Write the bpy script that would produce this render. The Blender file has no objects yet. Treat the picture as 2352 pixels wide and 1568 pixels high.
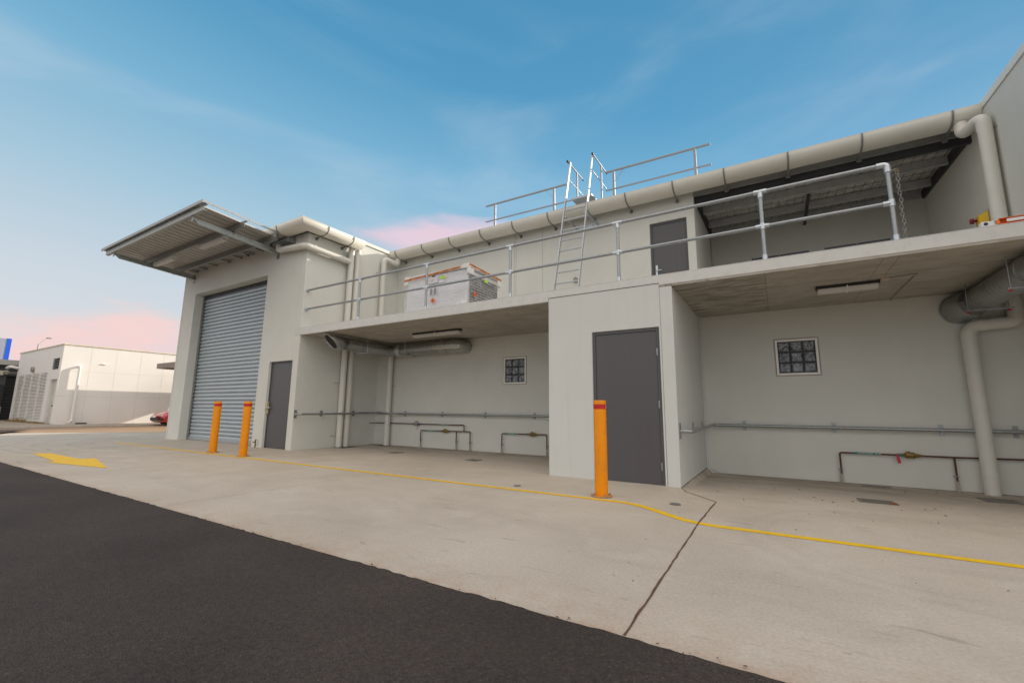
import bpy, math, random
from mathutils import Vector, Matrix
random.seed(7)
S = bpy.context.scene
COL = S.collection

# ------------------------------------------------------------------ camera
yaw, pitch, roll = -.5462, .1555, .0091
F = Vector((math.sin(yaw)*math.cos(pitch), math.cos(yaw)*math.cos(pitch), math.sin(pitch)))
Rr = Vector((math.cos(yaw), -math.sin(yaw), 0)); Uu = Rr.cross(F)
R2 = Rr*math.cos(roll)+Uu*math.sin(roll); U2 = Uu*math.cos(roll)-Rr*math.sin(roll)
cd = bpy.data.cameras.new('camera'); cam = bpy.data.objects.new('camera', cd); COL.objects.link(cam)
M = Matrix((R2, U2, -F)).transposed().to_4x4(); M.translation = Vector((2.4444, -6.1932, .9878)); cam.matrix_world = M
cd.sensor_width = 36; cd.lens = 995.8/2352*36; cd.clip_end = 2000; cd.clip_start = .05
S.camera = cam

# ------------------------------------------------------------------ light
SUNV = Vector((1, 2.6, 1.05)).normalized()
SUN_EL = math.asin(SUNV.z); SUN_AZ = math.atan2(SUNV.x, SUNV.y)
sl = bpy.data.lights.new('sun', 'SUN'); sl.energy = 5.0; sl.angle = math.radians(.5); sl.color = (1, .9, .76)
so = bpy.data.objects.new('sun', sl); COL.objects.link(so); so.rotation_euler = SUNV.to_track_quat('Z', 'Y').to_euler()
W = bpy.data.worlds.new('World'); S.world = W; W.use_nodes = True
nt = W.node_tree; nt.nodes.clear()
def N(t, typ, **kw):
    n = t.nodes.new(typ)
    for k, v in kw.items():
        if k.startswith('i_'): n.inputs[k[2:].replace('_', ' ')].default_value = v
        else: setattr(n, k, v)
    return n
def L(t, a, b): t.links.new(a, b)
sky = N(nt, 'ShaderNodeTexSky', sky_type='NISHITA', sun_disc=False, sun_elevation=SUN_EL, sun_rotation=SUN_AZ, air_density=1.6, dust_density=.3, ozone_density=2.5)
tc = N(nt, 'ShaderNodeTexCoord'); sep = N(nt, 'ShaderNodeSeparateXYZ'); L(nt, tc.outputs['Generated'], sep.inputs[0])
def ramp(t, src, stops, interp='EASE'):
    r = N(t, 'ShaderNodeValToRGB'); r.color_ramp.interpolation = interp
    e = r.color_ramp.elements
    while len(e) < len(stops): e.new(.5)
    for q, (p, c) in zip(e, stops):
        q.position = p; q.color = (c, c, c, 1) if isinstance(c, (int, float)) else (*c, 1)
    L(t, src, r.inputs[0]); return r.outputs[0]
def mixc(t, fac, a, b, mode='MIX'):
    m = N(t, 'ShaderNodeMix', data_type='RGBA', blend_type=mode)
    for s, v in ((m.inputs[0], fac), (m.inputs[6], a), (m.inputs[7], b)):
        if hasattr(v, 'links'): L(t, v, s)
        elif isinstance(v, (int, float)): s.default_value = v
        else: s.default_value = (*v, 1) if len(v) == 3 else v
    return m.outputs[2]
def math_(t, op, a, b=0.0, c=0.0):
    m = N(t, 'ShaderNodeMath', operation=op)
    for i, v in enumerate((a, b, c)):
        if hasattr(v, 'links'): L(t, v, m.inputs[i])
        else: m.inputs[i].default_value = v
    return m.outputs[0]
# bluer, brighter upper air; pale towards the horizon
hs = N(nt, 'ShaderNodeHueSaturation'); hs.inputs['Saturation'].default_value = 1.0; hs.inputs['Value'].default_value = 1.0
L(nt, sky.outputs[0], hs.inputs['Color'])
# pale band of distant haze low down
az = math_(nt, 'ADD', math_(nt, 'MULTIPLY', sep.outputs[0], -.9), math_(nt, 'MULTIPLY', sep.outputs[1], .1))
elev = math_(nt, 'SUBTRACT', sep.outputs[2], math_(nt, 'MULTIPLY', az, .22))
vz = ramp(nt, math_(nt, 'ADD', elev, .3), [(0, (8.6, 7.9, 8.4)), (.2, (7.9, 7.8, 8.3)), (.34, (6.6, 7.4, 8.2)), (.50, (4.2, 6.4, 7.9)), (.66, (2.1, 5.0, 7.3)), (.82, (.85, 3.5, 6.0)), (1, (.6, 2.9, 5.2))], 'LINEAR')
base = mixc(nt, .82, hs.outputs[0], vz)
mp = N(nt, 'ShaderNodeMapping'); mp.inputs['Scale'].default_value = (1.1, 1.1, 4.2); mp.inputs['Rotation'].default_value = (.10, .16, 0)
L(nt, tc.outputs['Generated'], mp.inputs[0])
n1 = N(nt, 'ShaderNodeTexNoise'); n1.inputs['Scale'].default_value = 2.3; n1.inputs['Detail'].default_value = 7; n1.inputs['Roughness'].default_value = .52; n1.inputs['Distortion'].default_value = .35
L(nt, mp.outputs[0], n1.inputs['Vector'])
lowm = ramp(nt, sep.outputs[2], [(0, .7), (.05, .85), (.10, .55), (.155, .0), (1, 0)])
cm = math_(nt, 'MULTIPLY', ramp(nt, n1.outputs[0], [(.36, .1), (.56, 1)]), lowm)
c1 = mixc(nt, math_(nt, 'MULTIPLY', cm, .9), base, (9.0, 6.3, 6.7))
def bank(c, d, r0, r1, col, amt, sz=3.0):
    d = Vector(d).normalized(); mp_ = N(nt, 'ShaderNodeVectorMath', operation='SUBTRACT'); L(nt, tc.outputs['Generated'], mp_.inputs[0]); mp_.inputs[1].default_value = d
    sc_ = N(nt, 'ShaderNodeVectorMath', operation='MULTIPLY'); L(nt, mp_.outputs[0], sc_.inputs[0]); sc_.inputs[1].default_value = (1, 1, sz)
    ln_ = N(nt, 'ShaderNodeVectorMath', operation='LENGTH'); L(nt, sc_.outputs[0], ln_.inputs[0])
    q = math_(nt, 'ADD', ln_.outputs['Value'], math_(nt, 'MULTIPLY_ADD', n1.outputs[0], -.9, .45))
    return mixc(nt, math_(nt, 'MULTIPLY', ramp(nt, q, [(r0, 1), (r1, 0)]), amt), c, col)
def pixdir(x, y): return F+R2*((x-1176)/995.8)+U2*((784-y)/995.8)
c1 = bank(c1, pixdir(985, 548), .0, .24, (8.4, 6.3, 7.4), .75, 5.0)
c1 = bank(c1, pixdir(860, 535), .0, .17, (8.5, 6.2, 7.0), .7, 6.0)
c1 = bank(c1, pixdir(20, 745), .02, .20, (9.6, 6.6, 6.2), .85)
n2 = N(nt, 'ShaderNodeTexNoise'); n2.inputs['Scale'].default_value = 1.5; n2.inputs['Detail'].default_value = 6; n2.inputs['Distortion'].default_value = .5
L(nt, mp.outputs[0], n2.inputs['Vector'])
c2 = mixc(nt, math_(nt, 'MULTIPLY', ramp(nt, n2.outputs[0], [(.45, 0), (.8, 1)]), .30), c1, (7.0, 7.6, 8.2))
# unseen bright cloud added overhead and behind the camera as neutral fill light
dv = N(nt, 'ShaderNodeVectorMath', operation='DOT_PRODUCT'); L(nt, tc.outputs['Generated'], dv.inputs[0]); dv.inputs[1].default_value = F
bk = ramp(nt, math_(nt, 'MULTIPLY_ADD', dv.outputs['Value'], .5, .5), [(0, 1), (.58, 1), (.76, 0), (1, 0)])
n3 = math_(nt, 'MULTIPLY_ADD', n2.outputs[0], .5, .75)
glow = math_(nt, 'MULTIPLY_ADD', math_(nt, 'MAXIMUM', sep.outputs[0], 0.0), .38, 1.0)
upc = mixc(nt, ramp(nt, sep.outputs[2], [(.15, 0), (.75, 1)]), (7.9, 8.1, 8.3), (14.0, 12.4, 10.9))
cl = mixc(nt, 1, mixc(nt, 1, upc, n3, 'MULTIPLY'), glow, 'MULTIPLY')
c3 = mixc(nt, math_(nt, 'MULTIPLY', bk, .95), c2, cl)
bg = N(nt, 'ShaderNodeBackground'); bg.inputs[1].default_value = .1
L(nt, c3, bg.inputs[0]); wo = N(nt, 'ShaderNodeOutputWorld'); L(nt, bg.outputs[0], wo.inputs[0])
S.view_settings.view_transform = 'Standard'; S.view_settings.look = 'None'; S.view_settings.exposure = 0; S.view_settings.gamma = 1
S.view_settings.use_curve_mapping = False

# ------------------------------------------------------------------ materials
MATS = {}
def mat(name, col, rough=.6, metal=0.0, var=.12, scale=3.0, bump=0.0, bscale=60.0, spec=.4, stain=None, stretch=(1, 1, 1), coat=0):
    if name in MATS: return MATS[name]
    m = bpy.data.materials.new(name); m.use_nodes = True; t = m.node_tree; b = t.nodes['Principled BSDF']
    tc = N(t, 'ShaderNodeTexCoord'); geo = N(t, 'ShaderNodeNewGeometry')
    mp = N(t, 'ShaderNodeMapping'); mp.inputs['Scale'].default_value = stretch; L(t, geo.outputs['Position'], mp.inputs[0])
    n = N(t, 'ShaderNodeTexNoise'); n.inputs['Scale'].default_value = scale; n.inputs['Detail'].default_value = 6; n.inputs['Roughness'].default_value = .6
    L(t, mp.outputs[0], n.inputs['Vector'])
    lo = tuple(c*(1-var) for c in col); hi = tuple(min(1, c*(1+var)) for c in col)
    c = ramp(t, n.outputs[0], [(.3, lo), (.7, hi)], 'LINEAR')
    if stain:
        sc, amt, scol, st = stain
        mp2 = N(t, 'ShaderNodeMapping'); mp2.inputs['Scale'].default_value = st; L(t, geo.outputs['Position'], mp2.inputs[0])
        n2 = N(t, 'ShaderNodeTexNoise'); n2.inputs['Scale'].default_value = sc; n2.inputs['Detail'].default_value = 8; n2.inputs['Roughness'].default_value = .65
        L(t, mp2.outputs[0], n2.inputs['Vector'])
        c = mixc(t, math_(t, 'MULTIPLY', ramp(t, n2.outputs[0], [(.48, 0), (.72, 1)]), amt), c, scol)
    L(t, c, b.inputs['Base Color'])
    b.inputs['Roughness'].default_value = rough; b.inputs['Metallic'].default_value = metal
    b.inputs['Specular IOR Level'].default_value = spec; b.inputs['Coat Weight'].default_value = coat
    if metal > .3:
        L(t, ramp(t, n.outputs[0], [(.3, rough*.8), (.7, min(1, rough*1.25))]), b.inputs['Roughness'])
    if bump:
        nb = N(t, 'ShaderNodeTexNoise'); nb.inputs['Scale'].default_value = bscale; nb.inputs['Detail'].default_value = 4
        L(t, geo.outputs['Position'], nb.inputs['Vector'])
        bp = N(t, 'ShaderNodeBump'); bp.inputs['Strength'].default_value = bump; bp.inputs['Distance'].default_value = .01
        L(t, nb.outputs[0], bp.inputs['Height']); L(t, bp.outputs[0], b.inputs['Normal'])
    MATS[name] = m; return m
WALL = (.665, .668, .622)
wall = mat('painted_wall', WALL, .75, var=.035, scale=1.3, bump=.25, bscale=140, stain=(2.2, .10, (.50, .47, .43), (1, 1, .35)))
wallp = mat('painted_panel', (.625, .64, .62), .7, var=.03, scale=1.1, bump=.2, bscale=120, stain=(9, .22, (.52, .51, .48), (1, 1, .08)))
slabp = mat('painted_slab_edge', (.64, .645, .625), .7, var=.05, scale=6, bump=.3, bscale=90, stain=(14, .18, (.45, .42, .36), (1, 1, .5)))
def soffitmat():
    m = bpy.data.materials.new('raw_concrete_soffit'); m.use_nodes = True; t = m.node_tree; b = t.nodes['Principled BSDF']
    geo = N(t, 'ShaderNodeNewGeometry'); sp = N(t, 'ShaderNodeSeparateXYZ'); L(t, geo.outputs['Position'], sp.inputs[0])
    def nz(sc, d, r, st):
        mp = N(t, 'ShaderNodeMapping'); mp.inputs['Scale'].default_value = st; L(t, geo.outputs['Position'], mp.inputs[0])
        n = N(t, 'ShaderNodeTexNoise'); n.inputs['Scale'].default_value = sc; n.inputs['Detail'].default_value = d; n.inputs['Roughness'].default_value = r; n.inputs['Distortion'].default_value = .5
        L(t, mp.outputs[0], n.inputs['Vector']); return n.outputs[0]
    c = ramp(t, nz(1.6, 7, .6, (1, 1, 1)), [(.3, (.40, .375, .325)), (.7, (.50, .47, .41))], 'LINEAR')
    c = mixc(t, math_(t, 'MULTIPLY', ramp(t, nz(2.4, 8, .7, (.8, 2.2, 1)), [(.5, 0), (.72, 1)]), .45), c, (.27, .25, .20))
    # mould-stained pour beside the store room (first formwork sheet of the right bay)
    x = sp.outputs[0]; band = math_(t, 'MULTIPLY', math_(t, 'GREATER_THAN', x, 1.2), math_(t, 'LESS_THAN', x, 2.43))
    c = mixc(t, math_(t, 'MULTIPLY', math_(t, 'MULTIPLY_ADD', band, .36, .24), ramp(t, nz(4.2, 9, .75, (.55, 2.6, 1)), [(.44, 0), (.60, 1)])), c, (.12, .105, .08))
    c = mixc(t, math_(t, 'MULTIPLY', ramp(t, nz(14, 4, .6, (.5, 2.5, 1)), [(.64, 0), (.72, 1)]), .6), c, (.14, .12, .10))
    L(t, c, b.inputs['Base Color']); b.inputs['Roughness'].default_value = .85; b.inputs['Specular IOR Level'].default_value = .2
    bp = N(t, 'ShaderNodeBump'); bp.inputs['Strength'].default_value = .4; bp.inputs['Distance'].default_value = .01
    L(t, nz(30, 4, .5, (1, 1, 1)), bp.inputs['Height']); L(t, bp.outputs[0], b.inputs['Normal']); return m
soff = soffitmat()
groove = mat('sealant_joint', (.36, .35, .32), .8, var=.1)
darkj = mat('dark_gap', (.05, .043, .036), .9, var=.2, scale=10)
doorm = mat('door_charcoal', (.090, .087, .094), .38, var=.04, scale=2, stretch=(9, 9, .35), bump=.03, bscale=200, spec=.5)
framem = mat('door_frame_charcoal', (.085, .084, .092), .4, var=.05, spec=.5)
gutm = mat('gutter_cream', (.76, .74, .665), .38, var=.03, scale=2, spec=.5)
pvc = mat('painted_pipe', (.68, .665, .61), .42, var=.03, scale=4, spec=.5)
galv = mat('galvanised_steel', (.36, .38, .395), .42, .8, var=.16, scale=26, bump=.05, bscale=90)
galvl = mat('bright_zinc_fitting', (.58, .63, .67), .36, .75, var=.12, scale=30)
galvd = mat('dull_galvanised', (.33, .34, .34), .5, .75, var=.22, scale=14)
duct = mat('spiral_duct_steel', (.40, .41, .40), .33, .9, var=.05, scale=4)
zinc = mat('zincalume_sheet', (.50, .56, .595), .45, .45, var=.07, scale=5, stretch=(1, 1, 6))
brack = mat('bracket_steel', (.27, .27, .26), .5, .5, var=.1)
darks = mat('dark_steel', (.05, .052, .055), .5, .4, var=.15)
foil = mat('foil_insulation', (.62, .61, .58), .5, .1, var=.35, scale=8, bump=1.0, bscale=9)
alu = mat('aluminium', (.44, .47, .51), .42, .5, var=.06, scale=12)
alu_shade = mat('aluminium_shaded', (.30, .325, .36), .5, .35, var=.06, scale=12)  # darker copy of aluminium; shade painted into roof rail and handrail colour
rubber = mat('black_plastic', (.02, .02, .024), .5, var=.1)
orange = mat('bollard_orange', (.82, .275, .001), .5, var=.06, scale=5, spec=.25, stain=(14, .5, (.50, .20, .04), (1, 1, .5)))
redm = mat('red_reflective', (.55, .02, .015), .35, var=.1)
whitem = mat('white_plastic', (.78, .78, .76), .4, var=.03)
creamm = mat('white_window_frame', (.93, .925, .90), .45, var=.03)
yellow = mat('yellow_line_paint', (.80, .50, .004), .6, var=.10, scale=12, stain=(9, .10, (.50, .40, .22), (1, 1, 1)))
copper = mat('aged_copper', (.105, .050, .030), .5, .35, var=.4, scale=18)
brass = mat('aged_brass', (.24, .16, .05), .4, .6, var=.4, scale=30)
green = mat('green_tape', (.0, .17, .13), .5, var=.1)
blue = mat('blue_tape', (.02, .06, .28), .45, var=.1)
chrome = mat('chrome', (.75, .75, .76), .18, 1, var=.05)
cast = mat('cast_iron_grate', (.27, .255, .235), .6, .4, var=.3, scale=30)
manh = mat('manhole_steel', (.20, .195, .185), .55, .4, var=.2, scale=12)
orangeL = mat('ladder_orange', (.85, .20, .03), .4, var=.05)
yel = mat('switch_yellow', (.75, .48, .01), .4, var=.05)
navy = mat('navy_end', (.02, .025, .10), .4, var=.05)
blackp = mat('dark_solar_frame', (.012, .013, .022), .35, var=.2)
tubem = mat('light_diffuser', (.62, .60, .57), .35, var=.03)
farw = mat('far_wall_cream', (.76, .74, .71), .7, var=.03, scale=.8)
farw2 = mat('far_wall_white', (.72, .71, .70), .6, var=.02)
farg = mat('far_charcoal', (.07, .068, .066), .6, var=.1)
fargl = mat('far_grey_fascia', (.20, .195, .19), .5, var=.05)
fardk = mat('far_black_door', (.022, .023, .025), .5, var=.1)
bluesign = mat('blue_sign', (.01, .10, .62), .4, var=.05)
greysign = mat('grey_sign', (.30, .33, .42), .4, var=.05)
brownr = mat('brown_fascia', (.20, .17, .155), .5, var=.06)
carred = mat('car_paint_red', (.42, .008, .02), .25, .2, var=.05, spec=.6, coat=1)
carglass = mat('car_glass', (.16, .18, .20), .08, .2, var=.1, spec=.8)
tagpink = mat('pink_tag', (.50, .03, .07), .5, var=.15)
lime = mat('lime_label', (.45, .85, .05), .5, var=.05)
orl = mat('orange_label', (.85, .16, .04), .5, var=.05)
otape = mat('orange_tape', (.66, .20, .02), .35, var=.12, scale=20)
foam = mat('white_foam', (.80, .80, .79), .6, var=.03)
paper = mat('paper_label', (.70, .70, .74), .6, var=.04)
ink = mat('ink', (.03, .03, .045), .6, var=.1)
redink = mat('red_ink', (.5, .08, .08), .6, var=.1)
rust = mat('rust', (.20, .07, .025), .85, var=.4, scale=30)
leafm = mat('dry_litter', (.10, .06, .035), .8, var=.4, scale=30)
dirt = mat('red_dirt', (.33, .17, .10), .9, var=.25, scale=14)
straw = mat('dry_grass_blade', (.28, .20, .09), .8, var=.3, scale=14)
roofm = mat('roof_sheet', (.62, .62, .58), .45, var=.04)
cond = mat('grey_conduit', (.40, .37, .33), .5, var=.05)
orb = mat('orb_lamp', (.28, .27, .20), .35, var=.1)
# plastic wrap: translucent film over a grey cabinet
def wrapmat():
    m = bpy.data.materials.new('stretch_wrap'); m.use_nodes = True; t = m.node_tree; b = t.nodes['Principled BSDF']
    geo = N(t, 'ShaderNodeNewGeometry'); mp = N(t, 'ShaderNodeMapping'); mp.inputs['Scale'].default_value = (1.6, 1.6, 6); mp.inputs['Rotation'].default_value = (.1, .35, .1)
    L(t, geo.outputs['Position'], mp.inputs[0])
    n = N(t, 'ShaderNodeTexNoise'); n.inputs['Scale'].default_value = 2.2; n.inputs['Detail'].default_value = 3; n.inputs['Distortion'].default_value = 1.2
    L(t, mp.outputs[0], n.inputs['Vector'])
    b.inputs['Base Color'].default_value = (.86, .87, .90, 1); b.inputs['Roughness'].default_value = .22; b.inputs['Specular IOR Level'].default_value = .8
    L(t, ramp(t, n.outputs[0], [(.42, .08), (.70, .28)]), b.inputs['Alpha'])
    bp = N(t, 'ShaderNodeBump'); bp.inputs['Strength'].default_value = .5; bp.inputs['Distance'].default_value = .02
    L(t, n.outputs[0], bp.inputs['Height']); L(t, bp.outputs[0], b.inputs['Normal']); return m
wrap = wrapmat()
cab = mat('cabinet_grey', (.72, .73, .76), .5, var=.06)
coil = mat('coil_dark', (.09, .09, .095), .6, var=.2, scale=40)
wire = mat('grille_wire', (.55, .55, .54), .4, .3, var=.1)
def glassblock():
    m = bpy.data.materials.new('wavy_glass_block'); m.use_nodes = True; t = m.node_tree; b = t.nodes['Principled BSDF']
    geo = N(t, 'ShaderNodeNewGeometry')
    n = N(t, 'ShaderNodeTexNoise'); n.inputs['Scale'].default_value = 8; n.inputs['Detail'].default_value = 1.2; n.inputs['Distortion'].default_value = 1.8
    L(t, geo.outputs['Position'], n.inputs['Vector'])
    L(t, ramp(t, n.outputs[0], [(.30, (.06, .07, .08)), (.46, (.14, .155, .175)), (.56, (.26, .285, .32)), (.70, (.12, .13, .145))]), b.inputs['Base Color'])  # colour ripples stand in for light refracted by the wavy glass
    b.inputs['Roughness'].default_value = .12; b.inputs['Specular IOR Level'].default_value = .8
    bp = N(t, 'ShaderNodeBump'); bp.inputs['Strength'].default_value = 1; bp.inputs['Distance'].default_value = .03
    L(t, n.outputs[0], bp.inputs['Height']); L(t, bp.outputs[0], b.inputs['Normal']); return m
gblock = glassblock()
def asphaltmat():
    m = bpy.data.materials.new('asphalt'); m.use_nodes = True; t = m.node_tree; b = t.nodes['Principled BSDF']
    geo = N(t, 'ShaderNodeNewGeometry')
    v = N(t, 'ShaderNodeTexVoronoi'); v.inputs['Scale'].default_value = 120; L(t, geo.outputs['Position'], v.inputs['Vector'])
    n = N(t, 'ShaderNodeTexNoise'); n.inputs['Scale'].default_value = .9; n.inputs['Detail'].default_value = 7; L(t, geo.outputs['Position'], n.inputs['Vector'])
    n2 = N(t, 'ShaderNodeTexNoise'); n2.inputs['Scale'].default_value = 60; n2.inputs['Detail'].default_value = 5; n2.inputs['Roughness'].default_value = .75; L(t, geo.outputs['Position'], n2.inputs['Vector'])
    c = ramp(t, n.outputs[0], [(.3, (.046, .036, .0325)), (.7, (.070, .0555, .050))], 'LINEAR')
    c = mixc(t, 1, c, ramp(t, n2.outputs[0], [(.28, .5), (.5, 1.0), (.72, 1.5)], 'LINEAR'), 'MULTIPLY')
    hc = ramp(t, v.outputs['Color'], [(.82, 0), (.95, 1)])
    c = mixc(t, math_(t, 'MULTIPLY', hc, .35), c, (.16, .14, .12))
    L(t, c, b.inputs['Base Color']); b.inputs['Roughness'].default_value = .85; b.inputs['Specular IOR Level'].default_value = .3
    bp = N(t, 'ShaderNodeBump'); bp.inputs['Strength'].default_value = .9; bp.inputs['Distance'].default_value = .008
    L(t, math_(t, 'ADD', v.outputs['Distance'], n2.outputs[0]), bp.inputs['Height']); L(t, bp.outputs[0], b.inputs['Normal']); return m
asph = asphaltmat()
def concretemat():
    m = bpy.data.materials.new('concrete_slab'); m.use_nodes = True; t = m.node_tree; b = t.nodes['Principled BSDF']
    geo = N(t, 'ShaderNodeNewGeometry'); P = geo.outputs['Position']; sp = N(t, 'ShaderNodeSeparateXYZ'); L(t, P, sp.inputs[0])
    def noise(s, d=6, r=.6, st=(1, 1, 1), dist=0, rot=0):
        mp = N(t, 'ShaderNodeMapping'); mp.inputs['Scale'].default_value = st; mp.inputs['Rotation'].default_value = (0, 0, rot); L(t, P, mp.inputs[0])
        n = N(t, 'ShaderNodeTexNoise'); n.inputs['Scale'].default_value = s; n.inputs['Detail'].default_value = d; n.inputs['Roughness'].default_value = r; n.inputs['Distortion'].default_value = dist
        L(t, mp.outputs[0], n.inputs['Vector']); return n.outputs[0]
    c = ramp(t, noise(.55, 8, .62, dist=.6), [(.30, (.44, .395, .335)), (.5, (.50, .45, .385)), (.70, (.545, .50, .435))], 'LINEAR')
    c = mixc(t, math_(t, 'MULTIPLY', ramp(t, noise(1.4, 8, .7, (.55, 1.6, 1), .8, .25), [(.46, 0), (.74, 1)]), .26), c, (.33, .30, .265))
    c = mixc(t, math_(t, 'MULTIPLY', ramp(t, noise(2.1, 6, .6, (1, 1, 1), .5), [(.52, 0), (.78, 1)]), .35), c, (.62, .58, .52))
    # orange dirt washed towards the asphalt edge
    d = math_(t, 'MULTIPLY_ADD', sp.outputs[1], -1.0, -4.14+.55)   # 0 at y=-3.59, .55 at edge
    ed = math_(t, 'MULTIPLY', ramp(t, d, [(0, 0), (.45, .35), (.56, 1)]), ramp(t, noise(5, 6, .7), [(.35, .1), (.65, 1)]))
    c = mixc(t, math_(t, 'MULTIPLY', ed, .55), c, (.40, .235, .15))
    # patchy, darker and browner towards the back wall of the bays
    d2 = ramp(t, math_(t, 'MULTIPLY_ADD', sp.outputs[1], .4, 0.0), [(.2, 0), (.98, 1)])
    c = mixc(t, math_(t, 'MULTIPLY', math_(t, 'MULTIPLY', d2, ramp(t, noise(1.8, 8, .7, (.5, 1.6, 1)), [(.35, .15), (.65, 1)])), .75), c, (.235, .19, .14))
    # tyre scrub marks: arcs round the turn at the far end, and one in the right-hand bay
    for cx, cy, r0, r1, amt in ((-12.2, 1.6, 3.2, 7.0, .42), (3.4, -1.7, .8, 1.5, .11)):
        dx = math_(t, 'SUBTRACT', sp.outputs[0], cx); dy = math_(t, 'SUBTRACT', sp.outputs[1], cy)
        rr = math_(t, 'SQRT', math_(t, 'ADD', math_(t, 'MULTIPLY', dx, dx), math_(t, 'MULTIPLY', dy, dy)))
        rn = math_(t, 'ADD', rr, math_(t, 'MULTIPLY', noise(.8, 3), .5))
        n1 = N(t, 'ShaderNodeTexNoise', noise_dimensions='1D'); n1.inputs['Scale'].default_value = 5.0; n1.inputs['Detail'].default_value = 6; n1.inputs['Roughness'].default_value = .75; L(t, rn, n1.inputs['W'])
        rng = math_(t, 'DIVIDE', math_(t, 'SUBTRACT', rr, r0), r1-r0)
        msk = ramp(t, rng, [(0, 0), (.15, 1), (.8, 1), (1, 0)])
        k = math_(t, 'MULTIPLY', math_(t, 'MULTIPLY', msk, ramp(t, n1.outputs[0], [(.48, 0), (.62, 1)])), ramp(t, noise(1.1, 4), [(.35, .2), (.65, 1)]))
        c = mixc(t, math_(t, 'MULTIPLY', k, amt), c, (.19, .175, .16))
    # short skid marks and oil drips
    c = mixc(t, math_(t, 'MULTIPLY', ramp(t, noise(5.5, 3, .5, (.45, 2.6, 1), 1.0, -.35), [(.66, 0), (.73, 1)]), .36), c, (.20, .18, .16))
    c = mixc(t, math_(t, 'MULTIPLY', ramp(t, noise(24, 2, .5), [(.74, 0), (.80, 1)]), .6), c, (.16, .13, .11))
    c = mixc(t, 1, c, ramp(t, noise(55, 5, .7), [(.25, .80), (.75, 1.17)], 'LINEAR'), 'MULTIPLY')
    L(t, c, b.inputs['Base Color']); L(t, ramp(t, noise(3), [(.3, .55), (.7, .85)]), b.inputs['Roughness']); b.inputs['Specular IOR Level'].default_value = .2
    bp = N(t, 'ShaderNodeBump'); bp.inputs['Strength'].default_value = .25; bp.inputs['Distance'].default_value = .006
    L(t, noise(45, 6, .7), bp.inputs['Height']); L(t, bp.outputs[0], b.inputs['Normal']); return m
conc = concretemat()
roadm = mat('far_road', (.34, .225, .14), .85, var=.15, scale=1.2, stain=(1.5, .35, (.17, .12, .09), (1, .4, 1)))
pathm = mat('footpath', (.30, .26, .21), .85, var=.15, scale=3)
earth = mat('earth_ground', (.16, .11, .075), .9, var=.25, scale=1)

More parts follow.
